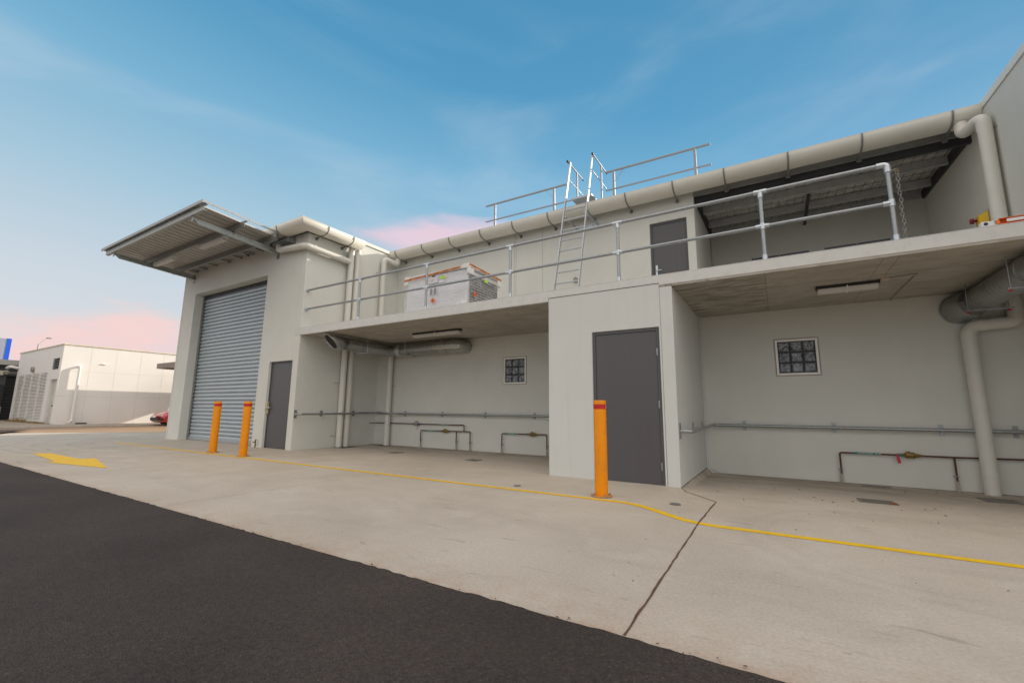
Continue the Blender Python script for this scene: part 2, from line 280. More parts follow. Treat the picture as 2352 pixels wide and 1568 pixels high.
# ------------------------------------------------------------------ mesh helpers
def rpath(pts, r=.08, n=6):
    pts = [Vector(p) for p in pts]; out = [pts[0]]
    for i in range(1, len(pts)-1):
        a, b, c = pts[i-1], pts[i], pts[i+1]
        u = (a-b); v = (c-b); rr = min(r, u.length*.49, v.length*.49); p0 = b+u.normalized()*rr; p1 = b+v.normalized()*rr
        for k in range(n+1):
            t = k/n; out.append(p0*(1-t)**2+b*2*t*(1-t)+p1*t*t)
    out.append(pts[-1]); return out
class MB:
    def __init__(s): s.v = []; s.f = []
    def add(s, vs, fs):
        o = len(s.v); s.v += [tuple(x) for x in vs]; s.f += [tuple(i+o for i in f) for f in fs]; return s
    def box(s, x0, x1, y0, y1, z0, z1):
        vs = [(x, y, z) for z in (z0, z1) for y in (y0, y1) for x in (x0, x1)]
        return s.add(vs, [(0, 2, 3, 1), (4, 5, 7, 6), (0, 1, 5, 4), (2, 6, 7, 3), (0, 4, 6, 2), (1, 3, 7, 5)])
    def bar(s, p, q, w, h, up=(0, 0, 1)):
        p, q, up = Vector(p), Vector(q), Vector(up); d = (q-p).normalized(); a = d.cross(up).normalized()*w/2; b = a.cross(d).normalized()*h/2
        vs = [c+i*a+j*b for c in (p, q) for i, j in ((-1, -1), (1, -1), (1, 1), (-1, 1))]
        return s.add(vs, [(3, 2, 1, 0), (4, 5, 6, 7), (0, 1, 5, 4), (1, 2, 6, 5), (2, 3, 7, 6), (3, 0, 4, 7)])
    def tube(s, pts, r, seg=16, cap=True):
        pts = [Vector(p) for p in pts]; n = len(pts); rs = r if isinstance(r, (list, tuple)) else [r]*n
        T = [(pts[min(i+1, n-1)]-pts[max(i-1, 0)]).normalized() for i in range(n)]
        a = T[0].orthogonal().normalized(); vs = []
        for i in range(n):
            a = (a-T[i]*a.dot(T[i])).normalized(); b = T[i].cross(a)
            k = 1.0
            if 0 < i < n-1:
                cs = (pts[i]-pts[i-1]).normalized().dot(T[i]); k = 1/max(cs, .5)
            vs += [pts[i]+(a*math.cos(t)+b*math.sin(t))*rs[i] for t in (2*math.pi*j/seg for j in range(seg))]
        fs = [(i*seg+j, i*seg+(j+1) % seg, (i+1)*seg+(j+1) % seg, (i+1)*seg+j) for i in range(n-1) for j in range(seg)]
        if cap: fs += [tuple(range(seg))[::-1], tuple((n-1)*seg+j for j in range(seg))]
        return s.add(vs, fs)
    def ext(s, prof, o, u, v, w, a, b):
        """closed 2-D profile in (u,v) swept along w from a to b"""
        o, u, v, w = map(Vector, (o, u, v, w)); n = len(prof)
        vs = [o+u*p[0]+v*p[1]+w*k for k in (a, b) for p in prof]
        return s.add(vs, [(i, (i+1) % n, n+(i+1) % n, n+i) for i in range(n)]+[tuple(range(n))[::-1], tuple(range(n, 2*n))])
    def strip(s, prof, o, u, v, w, a, b):
        o, u, v, w = map(Vector, (o, u, v, w)); n = len(prof)
        vs = [o+u*p[0]+v*p[1]+w*k for k in (a, b) for p in prof]
        return s.add(vs, [(i, i+1, n+i+1, n+i) for i in range(n-1)])
    def disc(s, c, nrm, r, h, seg=24):
        c, nrm = Vector(c), Vector(nrm).normalized(); return s.tube([c, c+nrm*h], r, seg)
    def build(s, name, m, parent=None, root=(0, 0, 0), bevel=0, smooth=True, solid=0, fixn=True):
        me = bpy.data.meshes.new(name); r = Vector(root if parent is None else parent.get('_o', (0, 0, 0)))
        me.from_pydata([tuple(Vector(v)-r) for v in s.v], [], s.f); me.update()
        if fixn:
            import bmesh
            bm = bmesh.new(); bm.from_mesh(me); bmesh.ops.recalc_face_normals(bm, faces=bm.faces[:]); bm.to_mesh(me); bm.free()
        if smooth:
            me.shade_smooth(); me.set_sharp_from_angle(angle=math.radians(34))
        me.materials.append(m)
        o = bpy.data.objects.new(name, me); COL.objects.link(o)
        if parent is None: o.location = r
        else: o.parent = parent
        o['_o'] = list(r)
        if solid: md = o.modifiers.new('thick', 'SOLIDIFY'); md.thickness = solid; md.offset = 0
        if bevel: md = o.modifiers.new('bev', 'BEVEL'); md.width = bevel; md.segments = 2; md.limit_method = 'ANGLE'; md.angle_limit = math.radians(40)
        return o
def tag(o, label, cat=None, group=None, kind=None):
    if label: o['label'] = label
    if cat: o['category'] = cat
    if group: o['group'] = group
    if kind: o['kind'] = kind
    return o
def root(name, loc, label, cat, group=None):
    o = bpy.data.objects.new(name, None); COL.objects.link(o); o.location = loc; o['_o'] = list(loc); o.empty_display_size = .1
    return tag(o, label, cat, group)
def struct(o): o['kind'] = 'structure'; return o
def copytree(r, loc, label=None):
    c = r.copy(); COL.objects.link(c); c.location = loc; c['_o'] = list(loc)
    if label: c['label'] = label
    for ch in [x for x in bpy.data.objects if x.parent == r]:
        d = ch.copy(); COL.objects.link(d); d.parent = c
        for g in [x for x in bpy.data.objects if x.parent == ch]:
            e = g.copy(); COL.objects.link(e); e.parent = d
    return c
def text(name, s, size, loc, xdir, ydir, m, parent, ext=.0006, align='CENTER'):
    cu = bpy.data.curves.new(name, 'FONT'); cu.body = s; cu.size = size; cu.extrude = ext; cu.align_x = align; cu.align_y = 'CENTER'
    tmp = bpy.data.objects.new('tmp', cu); COL.objects.link(tmp); bpy.context.view_layer.update()
    me = bpy.data.meshes.new_from_object(tmp.evaluated_get(bpy.context.evaluated_depsgraph_get())); bpy.data.objects.remove(tmp)
    X = Vector(xdir).normalized(); Y = Vector(ydir).normalized(); Z = X.cross(Y)
    me.transform(Matrix((X, Y, Z)).transposed().to_4x4())
    r = Vector(parent['_o']); me.transform(Matrix.Translation(Vector(loc)-r)); me.materials.clear(); me.materials.append(m); me.name = name
    o = bpy.data.objects.new(name, me); COL.objects.link(o); o.parent = parent; o['_o'] = list(r); return o
def wallgrid(axis, pos, th, a0, a1, z0, z1, holes):
    """wall with openings. axis 'y': plane y=pos..pos+th spanning x; axis 'x': plane x=pos..pos+th spanning y"""
    us = sorted({a0, a1, *[h[0] for h in holes], *[h[1] for h in holes]}); zs = sorted({z0, z1, *[h[2] for h in holes], *[h[3] for h in holes]})
    inh = lambda u, z: any(h[0] < u < h[1] and h[2] < z < h[3] for h in holes)
    nu, nz = len(us)-1, len(zs)-1
    cell = {(i, j): not inh((us[i]+us[i+1])/2, (zs[j]+zs[j+1])/2) for i in range(nu) for j in range(nz)}
    vid = {}; vs = []; fs = []
    def V(i, j, k):
        if (i, j, k) not in vid:
            vid[(i, j, k)] = len(vs); p = pos+th*k
            vs.append((us[i], p, zs[j]) if axis == 'y' else (p, us[i], zs[j]))
        return vid[(i, j, k)]
    for (i, j), on in cell.items():
        if not on: continue
        for k in (0, 1): fs.append((V(i, j, k), V(i+1, j, k), V(i+1, j+1, k), V(i, j+1, k)))
        for di, dj, e in ((-1, 0, ((i, j), (i, j+1))), (1, 0, ((i+1, j), (i+1, j+1))), (0, -1, ((i, j), (i+1, j))), (0, 1, ((i, j+1), (i+1, j+1)))):
            if not cell.get((i+di, j+dj), False):
                (p, q), (r, t) = e; fs.append((V(p, q, 0), V(r, t, 0), V(r, t, 1), V(p, q, 1)))
    mb = MB(); mb.add(vs, fs); return mb

# ------------------------------------------------------------------ key dimensions (metres)
X0, X1, XB1, XB2, XR = -13.88, -7.334, -.632, 1.29, 5.44
YB, YU, ZU, ZT = 2.453, 3.034, 2.7257, 2.905
def gz(x, y):
    a = min(1, max(0, (x-1.295)/.06)); b = min(1, max(0, (y+1.6)/3.9)); b = b*b*(3-2*b)
    return -.085*a*b

# ------------------------------------------------------------------ ground
mb = MB(); mb.box(-400, 400, -400, 400, -.5, -.13); struct(mb.build('ground', earth))
# apron: a grid sheet with the slight fall into the right-hand bay
xs = [-17, -14, -11, -8, -5, -3, -1.5, -.5, .5, 1.1, 1.29, 1.36, 1.6, 1.8, 2.0, 2.4, 2.8, 3.4, 4, 4.6, 5.2, 6, 8, 14]
ys = [-4.14, -3.6, -3, -2.5, -2, -1.6, -1.2, -.8, -.4, 0, .4, .8, 1.2, 1.6, 2.0, 2.3, 2.5]
mb = MB(); nx, ny = len(xs), len(ys)
mb.add([(x, y, gz(x, y)) for y in ys for x in xs], [(j*nx+i, j*nx+i+1, (j+1)*nx+i+1, (j+1)*nx+i) for j in range(ny-1) for i in range(nx-1)])
mb.add([(-17, -4.14, 0), (-17, 2.5, 0), (-17, 14, 0), (-13.8, 14, 0), (-13.8, 2.5, 0), (-17.6, -4.0, 0), (-18.3, -3.6, 0), (-18.9, -2.9, 0), (-20.9, -2.0, 0), (-17.4, 2.9, 0), (-17.2, 8, 0)],
       [(0, 1, 9, 8, 7, 6, 5), (1, 4, 3, 2, 10, 9)])
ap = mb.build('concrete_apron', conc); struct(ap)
# asphalt lane with a slightly ragged edge
edge = []; x = 14.0
while x > -24:
    edge.append((x, -4.14+random.uniform(-.010, .010)+.003*math.sin(x*1.3)+.003*math.sin(x*7.7))); x -= .045 if x > -6 else .12
E0 = len(edge)
def lane_edge(x):
    return -4.14 if x > -17.4 else -4.14+(-17.4-x)*.5
mb = MB(); vs = []
for (x, y) in edge: y2 = y+(lane_edge(x)+4.14); vs += [(x, y2, .001), (x, y2-.02, .007), (x, -40, .007)]
fs = []
for i in range(E0-1):
    for k in (0, 1): fs.append((i*3+k, (i+1)*3+k, (i+1)*3+k+1, i*3+k+1))
mb.add(vs, fs); mb.add([(vs[-1][0], 0, -.02), (vs[-1][0], -40, -.02)], [])
struct(mb.build('asphalt_road', asph, smooth=False))
# far road, gutter strip and footpath
mb = MB(); mb.add([(-60, -30, -.06), (-14, -30, -.06), (-14, 40, -.06), (-60, 40, -.06)], [(0, 1, 2, 3)]); struct(mb.build('side_road', roadm, smooth=False))
mb = MB()
for a, b in (((-18.9, -2.9), (-20.9, -2.0)), ((-20.9, -2.0), (-17.4, 2.9)), ((-17.4, 2.9), (-17.2, 14))):
    a = Vector((*a, 0)); b = Vector((*b, 0)); d = (b-a).normalized(); n = Vector((-d.y, d.x, 0))
    if n.x > 0: n = -n
    mb.add([a, b, b+n*.42-Vector((0, 0, .05)), a+n*.42-Vector((0, 0, .05)), a+n*.43-Vector((0, 0, .13)), b+n*.43-Vector((0, 0, .13))], [(0, 1, 2, 3), (3, 2, 5, 4)])
struct(mb.build('kerb_gutter', pathm, smooth=False))
mb = MB(); mb.box(-29.9, -26.9, -12, 30, -.12, .0); mb.box(-60, -29.9, -12, 1.24, -.12, -.002); struct(mb.build('footpath', pathm, bevel=.02))
mb = MB(); mb.box(-26.9, -26.72, -12, 30, -.12, .012); struct(mb.build('kerb', mat('kerb_concrete', (.36, .32, .28), .8, var=.15), bevel=.02))
mb = MB()
for i in range(9):
    x = -24.6+.15*math.sin(i); mb.add([(-24.9, -8+i*2.2, -.054), (-24.8, -8+i*2.2, -.054), (-24.8, -7+i*2.2, -.054), (-24.9, -7+i*2.2, -.054)], [(0, 1, 2, 3)])
tag(mb.build('road_marking', whitem, root=(-24.8, -8, -.05)), 'broken white centre line on the brown side road at far left', 'road marking')

def ribbon(pts, w, dz, mb, widths=None):
    P = [Vector((p[0], p[1], 0)) for p in pts]; vs = []
    for i, p in enumerate(P):
        d = (P[min(i+1, len(P)-1)]-P[max(i-1, 0)]).normalized(); n = Vector((-d.y, d.x, 0)); ww = widths[i] if widths else w
        for s_ in (-1, 1):
            q = p+n*s_*ww/2; vs.append((q.x, q.y, gz(q.x, q.y)+dz))
    mb.add(vs, [(2*i, 2*i+2, 2*i+3, 2*i+1) for i in range(len(P)-1)])
def dense(pts, st=.25):
    out = []
    for a, b in zip(pts[:-1], pts[1:]):
        a = Vector((*a, 0)); b = Vector((*b, 0)); n = max(1, int((b-a).length/st))
        out += [tuple((a+(b-a)*k/n)[:2]) for k in range(n)]
    out.append(pts[-1]); return out
mb = MB(); ln = dense(rpath([(-13.2, -1.42, 0), (1.06, -1.34, 0), (1.72, -1.86, 0), (9, -1.86, 0)], .22) and [tuple(p[:2]) for p in rpath([(-13.2, -1.42, 0), (1.06, -1.34, 0), (1.72, -1.86, 0), (9, -1.86, 0)], .22)])
ribbon(ln, .088, .0025, mb); tag(mb.build('painted_line', yellow, root=(0, -1.34, 0), smooth=False), 'thin yellow painted line running along the concrete in front of the bollards', 'painted line')
mb = MB(); A = [(-10.82, -3.45), (-10.62, -3.22), (-8.80, -3.235), (-8.74, -3.03), (-6.79, -3.41), (-8.635, -3.72), (-8.67, -3.60)]
mb.add([(x, y, .004) for x, y in A], [(0, 1, 2, 6), (2, 3, 4, 5), (2, 5, 6)]); tag(mb.build('painted_arrow', yellow, root=(-9, -3.4, 0), smooth=False), 'big faded yellow direction arrow painted on the concrete at left', 'painted arrow')
# joints in the slab
mb = MB(); J = dense([(1.30, -.02), (1.78, -.68)], .1); ribbon(J, .012, .003, mb)
J = dense([(1.78, -.68), (1.765, -1.83), (1.787, -4.13)], .07); J = [(x+random.uniform(-.003, .003), y) for x, y in J]
ribbon(J, .02, .003, mb, [random.uniform(.009, .016) for _ in J])
J = dense([(1.295, -.02), (1.297, 2.44)], .12); ribbon(J, .03, .003, mb, [random.uniform(.005, .010) for _ in J])
J = dense([(1.3, 2.448), (5.4, 2.448)], .2); ribbon(J, .012, .003, mb)
struct(mb.build('slab_joint', mat('joint_dirt', (.12, .065, .045), .9, var=.3, scale=20), smooth=False))
mb = MB(); ribbon(dense([(-6.99, 0), (-6.37, -4.13)], .5), .007, .003, mb); ribbon(dense([(-7.33, 2.446), (-.64, 2.446)], .5), .012, .003, mb); ribbon(dense([(-2.9, 0), (-2.9, -4.13)], .5), .004, .0025, mb)
struct(mb.build('saw_cut', mat('saw_cut_dirt', (.17, .13, .10), .9, var=.3), smooth=False))

# litter: leaves, chips and pebbles lying about
mb = MB()
def chip(x, y, r, m_=None, z=None):
    a = random.uniform(0, 6.28); z = gz(x, y)+.003 if z is None else z
    k = random.randint(4, 6); vs = [(x+r*math.cos(a+6.28*i/k)*random.uniform(.5, 1.2), y+r*math.sin(a+6.28*i/k)*random.uniform(.3, .8), z+random.uniform(0, .006)) for i in range(k)]
    mb.add(vs+[(x, y, z+r*.5)], [(i, (i+1) % k, k) for i in range(k)])
for i in range(150):
    u = random.random()
    if u < .5: chip(random.uniform(1.6, 5.2), random.uniform(-.9, 2.4), random.uniform(.005, .018))
    elif u < .75: chip(random.uniform(-7, -.8), random.choice([random.uniform(2.2, 2.43), random.uniform(-.5, 2.4)]), random.uniform(.005, .016))
    else: chip(random.uniform(-6, 3.5), random.uniform(-4.1, -.3), random.uniform(.004, .010))
for i in range(60): chip(random.uniform(-3, 2.4), -4.15+random.uniform(-.05, .03), random.uniform(.005, .012), z=.006)
tag(mb.build('litter', leafm, root=(0, 0, 0), smooth=False), 'scattered dry leaves and grit on the concrete', 'leaf litter', kind='stuff')
mb = MB()
for i in range(26): chip(random.uniform(-4, 4.5), random.uniform(-4, 2), random.uniform(.003, .007))
tag(mb.build('pale_chips', whitem, smooth=False), 'tiny white chips scattered over the concrete', 'grit', kind='stuff')

# ------------------------------------------------------------------ main building
B = root('service_building', (-3, 0, 0), 'large cream rendered service building with a tall roller door block, upper deck and open bays', 'building')
P = lambda m_, name, m, **k: m_.build(name, m, B, **k)
# tall block
w = wallgrid('y', 0, .32, X0, -7.546, -.1, 5.34, [(-13.058, -9.0154, -.1, 4.4957), (-8.5475, -7.5525, -.1, 2.126)])
P(w, 'front_wall', wall, bevel=.012)
mb = MB(); mb.box(X0, X0+.2, .32, 22, -.1, 5.34); P(mb, 'side_wall', wall, bevel=.008)
mb = MB(); mb.ext([(0, -.1), (22, -.1), (22, 5.6), (1.42, 5.6), (1.42, 5.34), (0, 5.34)], (0, 0, 0), (0, 1, 0), (0, 0, 1), (1, 0, 0), -7.544, X1); P(mb, 'bay_side_wall', wall, bevel=.008)
mb = MB(); mb.box(X1-.26, X1+.03, 1.40, 22, 5.60, 5.70); P(mb, 'parapet_capping', gutm, bevel=.008)
mb = MB(); mb.box(X0, X1-.2, 21.8, 22, -.1, 5.5); P(mb, 'rear_wall', wall)
mb = MB(); mb.add([(X0-.1, -.06, 5.46), (X1-.26, -.06, 5.46), (X1-.26, 22, 5.7), (X0-.1, 22, 5.7)], [(0, 1, 2, 3)])
mb.add([(X1-.27, -.06, 5.462), (X1+.06, -.06, 5.462), (X1+.06, 1.4, 5.47), (X1-.27, 1.4, 5.47)], [(0, 1, 2, 3)]); P(mb, 'tall_block_roof', roofm, solid=.03)
# panel joints (recessed sealant lines)
for x, z0, z1 in ((-13.79, 0, 5.3),): mb = MB(); mb.box(x-.005, x+.005, -.0015, .004, z0, z1); P(mb, 'wall_joint', groove, smooth=False)
mb = MB(); mb.box(-7.545, -7.335, -.0015, .004, 2.898, 2.904); P(mb, 'wall_joint', groove, smooth=False)
# roller door
prof = []; z = 0.09; y0 = .27
while z < 4.47:
    for dz, dy in ((0, 0), (.016, -.004), (.036, -.006), (.054, -.003), (.066, .004), (.071, .030), (.080, .034), (.084, .008), (.090, .008), (.094, .034), (.104, .032)): prof.append((y0+dy, z+dz))
    z += .11
mb = MB(); mb.strip(prof, (0, 0, 0), (0, 1, 0), (0, 0, 1), (1, 0, 0), -13.03, -9.04); rd = P(mb, 'roller_door', zinc)
mb = MB(); mb.box(-13.03, -9.04, .245, .285, .005, .09); mb.build('bottom_rail', alu, rd, bevel=.004)
for xa, xb in ((-13.057, -12.985), (-9.085, -9.016)):
    mb = MB(); mb.box(xa, xb, .225, .25, .0, 4.46); mb.build('door_guide', brack, rd)
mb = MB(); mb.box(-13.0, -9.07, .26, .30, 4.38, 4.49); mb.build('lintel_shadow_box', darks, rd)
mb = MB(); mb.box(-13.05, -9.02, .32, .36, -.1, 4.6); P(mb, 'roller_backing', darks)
# small personnel door
def door(x0, x1, z0, z1, yf, fw, name='door', handle_side='L', handle_z=1.0, hinge=True, seam=True, kind='box'):
    mb = MB(); mb.box(x0+fw+.003, x1-fw-.003, yf+.012, yf+.055, z0+.008, z1-fw-.003); d = P(mb, name, doorm, bevel=.002)
    mb = MB(); mb.box(x0, x0+fw, yf, yf+.10, z0, z1); mb.box(x1-fw, x1, yf, yf+.10, z0, z1); mb.box(x0+fw, x1-fw, yf, yf+.10, z1-fw, z1); mb.build('door_frame', framem, d, bevel=.003)
    mb = MB(); mb.box(x0+.01, x1-.01, yf+.07, yf+.12, z0-.05, z1-.01); mb.build('door_backing', darkj, d)
    hx = x0+fw+.06 if handle_side == 'L' else x1-fw-.06
    s_ = 1 if handle_side == 'L' else -1
    if kind == 'plate':
        mb = MB(); mb.box(hx-.022, hx+.022, yf-.002, yf+.0115, handle_z-.11, handle_z+.11); mb.build('lock_plate', galvl, d, bevel=.003)
        mb = MB(); mb.tube(rpath([(hx, yf+.0, handle_z-.02), (hx, yf-.05, handle_z-.02), (hx+s_*.11, yf-.05, handle_z-.02)], .02), .010, 10); mb.build('handle', chrome, d)
    elif kind == 'lever':
        mb = MB(); mb.disc((hx, yf+.012, handle_z), (0, -1, 0), .026, .008); mb.tube(rpath([(hx, yf+.0, handle_z), (hx, yf-.05, handle_z), (hx+s_*.10, yf-.05, handle_z)], .02), .009, 10); mb.build('handle', chrome, d)
        mb = MB(); mb.disc((hx, yf+.012, handle_z-.09), (0, -1, 0), .018, .008); mb.build('lock', chrome, d)
    else:
        mb = MB(); mb.box(hx-.085, hx-.02, yf-.06, yf-.001, handle_z-.04, handle_z+.14); mb.box(hx-.085, hx-.02, yf-.035, yf-.001, handle_z-.16, handle_z-.04); mb.build('key_box', mat('beige_plastic', (.50, .44, .30), .5), d, bevel=.006)
        mb = MB(); mb.tube(rpath([(hx, yf+.01, handle_z), (hx, yf-.06, handle_z), (hx+.12, yf-.06, handle_z)], .02), .011, 10); mb.build('handle', chrome, d)
    if hinge:
        gx = x1-fw if handle_side == 'L' else x0+fw
        for hz in (z0+.25, (z0+z1)/2, z1-.35):
            mb = MB(); mb.box(gx-.004, gx+.012, yf-.006, yf+.004, hz-.05, hz+.05); mb.build('hinge', galv, d)
    return d
door(-8.5475, -7.5525, 0, 2.126, .06, .03, handle_z=.98)
# deck slab
mb = MB(); mb.box(X1+.001, XB1, .0, 5.8, ZU, ZT); mb.box(XB1, 1.12, .0, 5.8, 2.785, ZT); mb.box(1.12, XR, .0, 5.8, ZU, ZT); mb.box(XR, 9, 0, 5.8, ZU, ZT)
P(mb, 'deck_slab', soff)
mb = MB(); mb.box(-7.545, XB1, -.006, 0, ZU+.012, ZT-.003); mb.box(XB1, 1.12, -.006, 0, 2.787, ZT-.003); mb.box(1.12, 9, -.006, 0, ZU+.03, ZT-.003)
mb.box(X1+.001, XB1, -.0055, .0, ZU-.001, ZU+.0115); P(mb, 'slab_edge', slabp, bevel=.003)
mb = MB(); mb.box(X1+.001, 9, -.008, .22, ZT-.003, ZT+.004); P(mb, 'deck_edge_top', slabp, bevel=.003)
mb = MB(); mb.ext([(0, 0), (.028, -.03), (.028, 0)], (0, -.005, ZU+.03), (0, 1, 0), (0, 0, 1), (1, 0, 0), 1.30, 9); P(mb, 'slab_edge_chamfer', mat('cream_chamfer', (.52, .49, .41), .7))
mb = MB(); mb.box(X1+.01, XR-.002, .221, 5.74, ZT, ZT+.003); P(mb, 'deck_bounce_sheet', mat('deck_bounce_pale', (.50, .48, .44), .8, var=.1, scale=1.5))  # unseen pale sheet added to bounce light up into the alcove
# soffit board marks
mb = MB()
def sj(a, b, w_=.006): mb.bar((*a, ZU-.0005), (*b, ZU-.0005), w_, .002)
sj((2.43, .03), (2.43, 2.44)); sj((3.60, .03), (3.60, 2.44)); sj((3.74, .03), (3.74, .85)); sj((1.3, .80), (5.4, .80)); sj((-7.3, .52), (-.64, .68)); sj((-5.55, .03), (-5.55, 2.4)); sj((-3.95, .03), (-3.95, 2.4)); sj((-2.3, .03), (-2.3, 2.4)); sj((-7.3, 1.6), (-.64, 1.6))
P(mb, 'formwork_line', mat('formwork_dark', (.22, .19, .15), .9), smooth=False)
# store box
w = wallgrid('y', 0, .2, XB1, 1.12, -.1, 2.779, [(.1026, 1.0936, -.1, 2.157)]); P(w, 'store_front_wall', wallp, bevel=.008)
mb = MB(); mb.box(1.123, XB2, 0, .2, -.1, ZU-.001); P(mb, 'store_corner_pier', wallp, bevel=.008)
mb = MB(); mb.box(XB2-.2, XB2-.001, .2, YB, -.12, ZU-.001); P(mb, 'store_right_wall', wallp)
mb = MB(); mb.box(XB1, XB1+.2, .2, YB, -.1, ZU-.001); P(mb, 'store_left_wall', wallp)
mb = MB(); mb.box(XB1+.003, 1.118, .003, .1, 2.779, 2.785); P(mb, 'shadow_gap', mat('gap_grey', (.16, .14, .12), .9, var=.5, scale=5))
mb = MB(); mb.box(1.12, 1.123, .003, .1, 2.157, 2.779); P(mb, 'wall_joint', groove)
door(.1026, 1.0936, -.005, 2.157, .022, .045, handle_z=1.02, kind='lever')
# rear wall of the bays with glass-block windows
w = wallgrid('y', YB, .25, X1, XB1, -.1, ZU-.001, [(-3.03, -2.43, 1.58, 2.19)]); P(w, 'left_bay_wall', wall)
w = wallgrid('y', YB, .25, XB2-.05, 9, -.2, ZU-.001, [(2.48, 3.08, 1.602, 2.202)]); P(w, 'right_bay_wall', wall)
mb = MB(); mb.box(5.6, 5.8, .1, YB, -.2, ZU-.001); P(mb, 'right_bay_end_wall', wall)
def window(x0, x1, z0, z1):
    mb = MB(); f = .032
    mb.box(x0, x0+f, YB-.012, YB+.06, z0, z1); mb.box(x1-f, x1, YB-.012, YB+.06, z0, z1); mb.box(x0+f, x1-f, YB-.012, YB+.06, z1-f, z1); mb.box(x0+f, x1-f, YB-.012, YB+.06, z0, z0+f)
    wd = P(mb, 'window', creamm, bevel=.003)
    mb = MB(); n = 3; g = .024; sx = (x1-x0-2*f)/n; sz = (z1-z0-2*f)/n
    for i in range(n):
        for j in range(n):
            a = x0+f+i*sx+g/2; b = a+sx-g; c = z0+f+j*sz+g/2; d = c+sz-g
            mb.add([(a, YB+.03, c), (b, YB+.03, c), (b, YB+.03, d), (a, YB+.03, d), (a+.014, YB+.016, c+.014), (b-.014, YB+.016, c+.014), (b-.014, YB+.016, d-.014), (a+.014, YB+.016, d-.014)],
                   [(4, 5, 6, 7), (0, 1, 5, 4), (1, 2, 6, 5), (2, 3, 7, 6), (3, 0, 4, 7)])
    mb.build('glass_block', gblock, wd, smooth=False)
    mb = MB(); mb.box(x0+f, x1-f, YB+.03, YB+.06, z0+f, z1-f); mb.build('mortar_grid', mat('block_mortar', (.035, .037, .042), .6), wd)
    mb = MB(); t = .02
    mb.box(x0-t, x0, YB-.004, YB+.01, z0-t, z1+t); mb.box(x1, x1+t, YB-.004, YB+.01, z0-t, z1+t); mb.box(x0, x1, YB-.004, YB+.01, z1, z1+t); mb.box(x0, x1, YB-.004, YB+.01, z0-t, z0); mb.build('sealant_border', mat('sealant_border', (.38, .36, .31), .7), wd)
window(-3.03, -2.43, 1.58, 2.19); window(2.48, 3.08, 1.602, 2.202)
# angle cover strip with screws, right bay corner
mb = MB(); mb.bar((XB2+.02, YB-.02, -.08), (XB2+.02, YB-.02, ZU-.002), .035, .035, up=(0, 1, 0)); cs = P(mb, 'corner_cover', wallp)
for k in range(14): z = .05+k*.19+random.uniform(-.04, .04); mb = MB(); mb.box(XB2+.022, XB2+.030, YB-.041, YB-.037, z, z+.009); mb.build('screw', darkj, cs, smooth=False)
# upper storey
w = wallgrid('y', YU, .2, X1-.05, 1.25, ZT, 5.56, [(.33, 1.09, ZT, 5.02)]); P(w, 'upper_wall', wall, bevel=.006)
for x in (-3.108, -3.06, -2.297, -6.0): mb = MB(); mb.box(x-.004, x+.004, YU-.0015, YU+.002, ZT, 5.52); P(mb, 'wall_joint', groove, smooth=False)
door(.33, 1.09, ZT, 5.02, YU+.05, .045, handle_z=3.97, hinge=False, kind='plate')
mb = MB(); mb.box(1.05, 1.25, YU+.2, 5.75, ZT, 5.62); P(mb, 'alcove_left_wall', wall)
mb = MB(); mb.box(1.25, XR, 5.75, 5.95, ZT, 5.8); P(mb, 'alcove_rear_wall', wall)
mb = MB(); mb.box(1.2505, 1.262, 5.70, 5.75, ZT, 5.5); P(mb, 'corner_trim', groove); mb = MB(); mb.box(1.2505, 1.256, YU, YU+.006, ZT, 5.5); P(mb, 'corner_trim', groove)
# tall right-hand wall with capping
mb = MB(); mb.ext([(-1.2, ZT), (22, ZT), (22, 6.5), (YU, 5.59), (-1.2, 5.36)], (0, 0, 0), (0, 1, 0), (0, 0, 1), (1, 0, 0), XR, XR+.2); P(mb, 'right_end_wall', wall, bevel=.006)
mb = MB(); mb.ext([(-1.2, 5.36), (YU, 5.59), (22, 6.5), (22, 6.62), (YU, 5.71), (-1.2, 5.48)], (0, 0, 0), (0, 1, 0), (0, 0, 1), (1, 0, 0), XR-.02, XR+.22); P(mb, 'right_wall_capping', gutm, bevel=.006)
mb = MB(); mb.box(XR, 9, -.002, .2, ZT, 5.5)
P(mb, 'right_front_return', wall)
# main roof: sheets blocking the sun
mb = MB(); mb.add([(X1, 2.66, 5.625), (XR, 2.66, 5.625), (XR, 22, 6.5), (X1, 22, 6.5)], [(0, 1, 2, 3)]); rf = P(mb, 'main_roof', roofm, solid=.02)
# alcove ceiling
mb = MB(); nx_, ny_ = 60, 30; vs = []
for j in range(ny_+1):
    for i in range(nx_+1):
        x = 1.252+(XR-1.254)*i/nx_; y = 3.12+(5.75-3.12)*j/ny_; vs.append((x, y, 5.56+.06*(y-3.1)-.012*abs(math.sin(x*7+y*3))*random.random()-.01*random.random()))
mb.add(vs, [(j*(nx_+1)+i, j*(nx_+1)+i+1, (j+1)*(nx_+1)+i+1, (j+1)*(nx_+1)+i) for j in range(ny_) for i in range(nx_)]); cl_ = P(mb, 'ceiling_foil', foil)
mb = MB()
for i in range(28): x = 1.3+i*.15; mb.bar((x, 3.12, 5.53), (x, 5.74, 5.685), .006, .005)
for i in range(9): y = 3.2+i*.3; mb.bar((1.26, y, 5.53+.06*(y-3.1)), (XR-.01, y, 5.53+.06*(y-3.1)), .006, .005)
mb.build('safety_mesh', darks, cl_, smooth=False)
for y, zt in ((4.02, 5.58), (5.02, 5.64)):
    mb = MB(); mb.box(1.31, XR-.05, y, y+.012, zt-.15, zt-.005); mb.box(1.31, XR-.05, y+.012, y+.07, zt-.15, zt-.14); mb.build('purlin', mat('alcove_purlin', (.50, .51, .52), .5, .2, var=.12, scale=6), cl_)
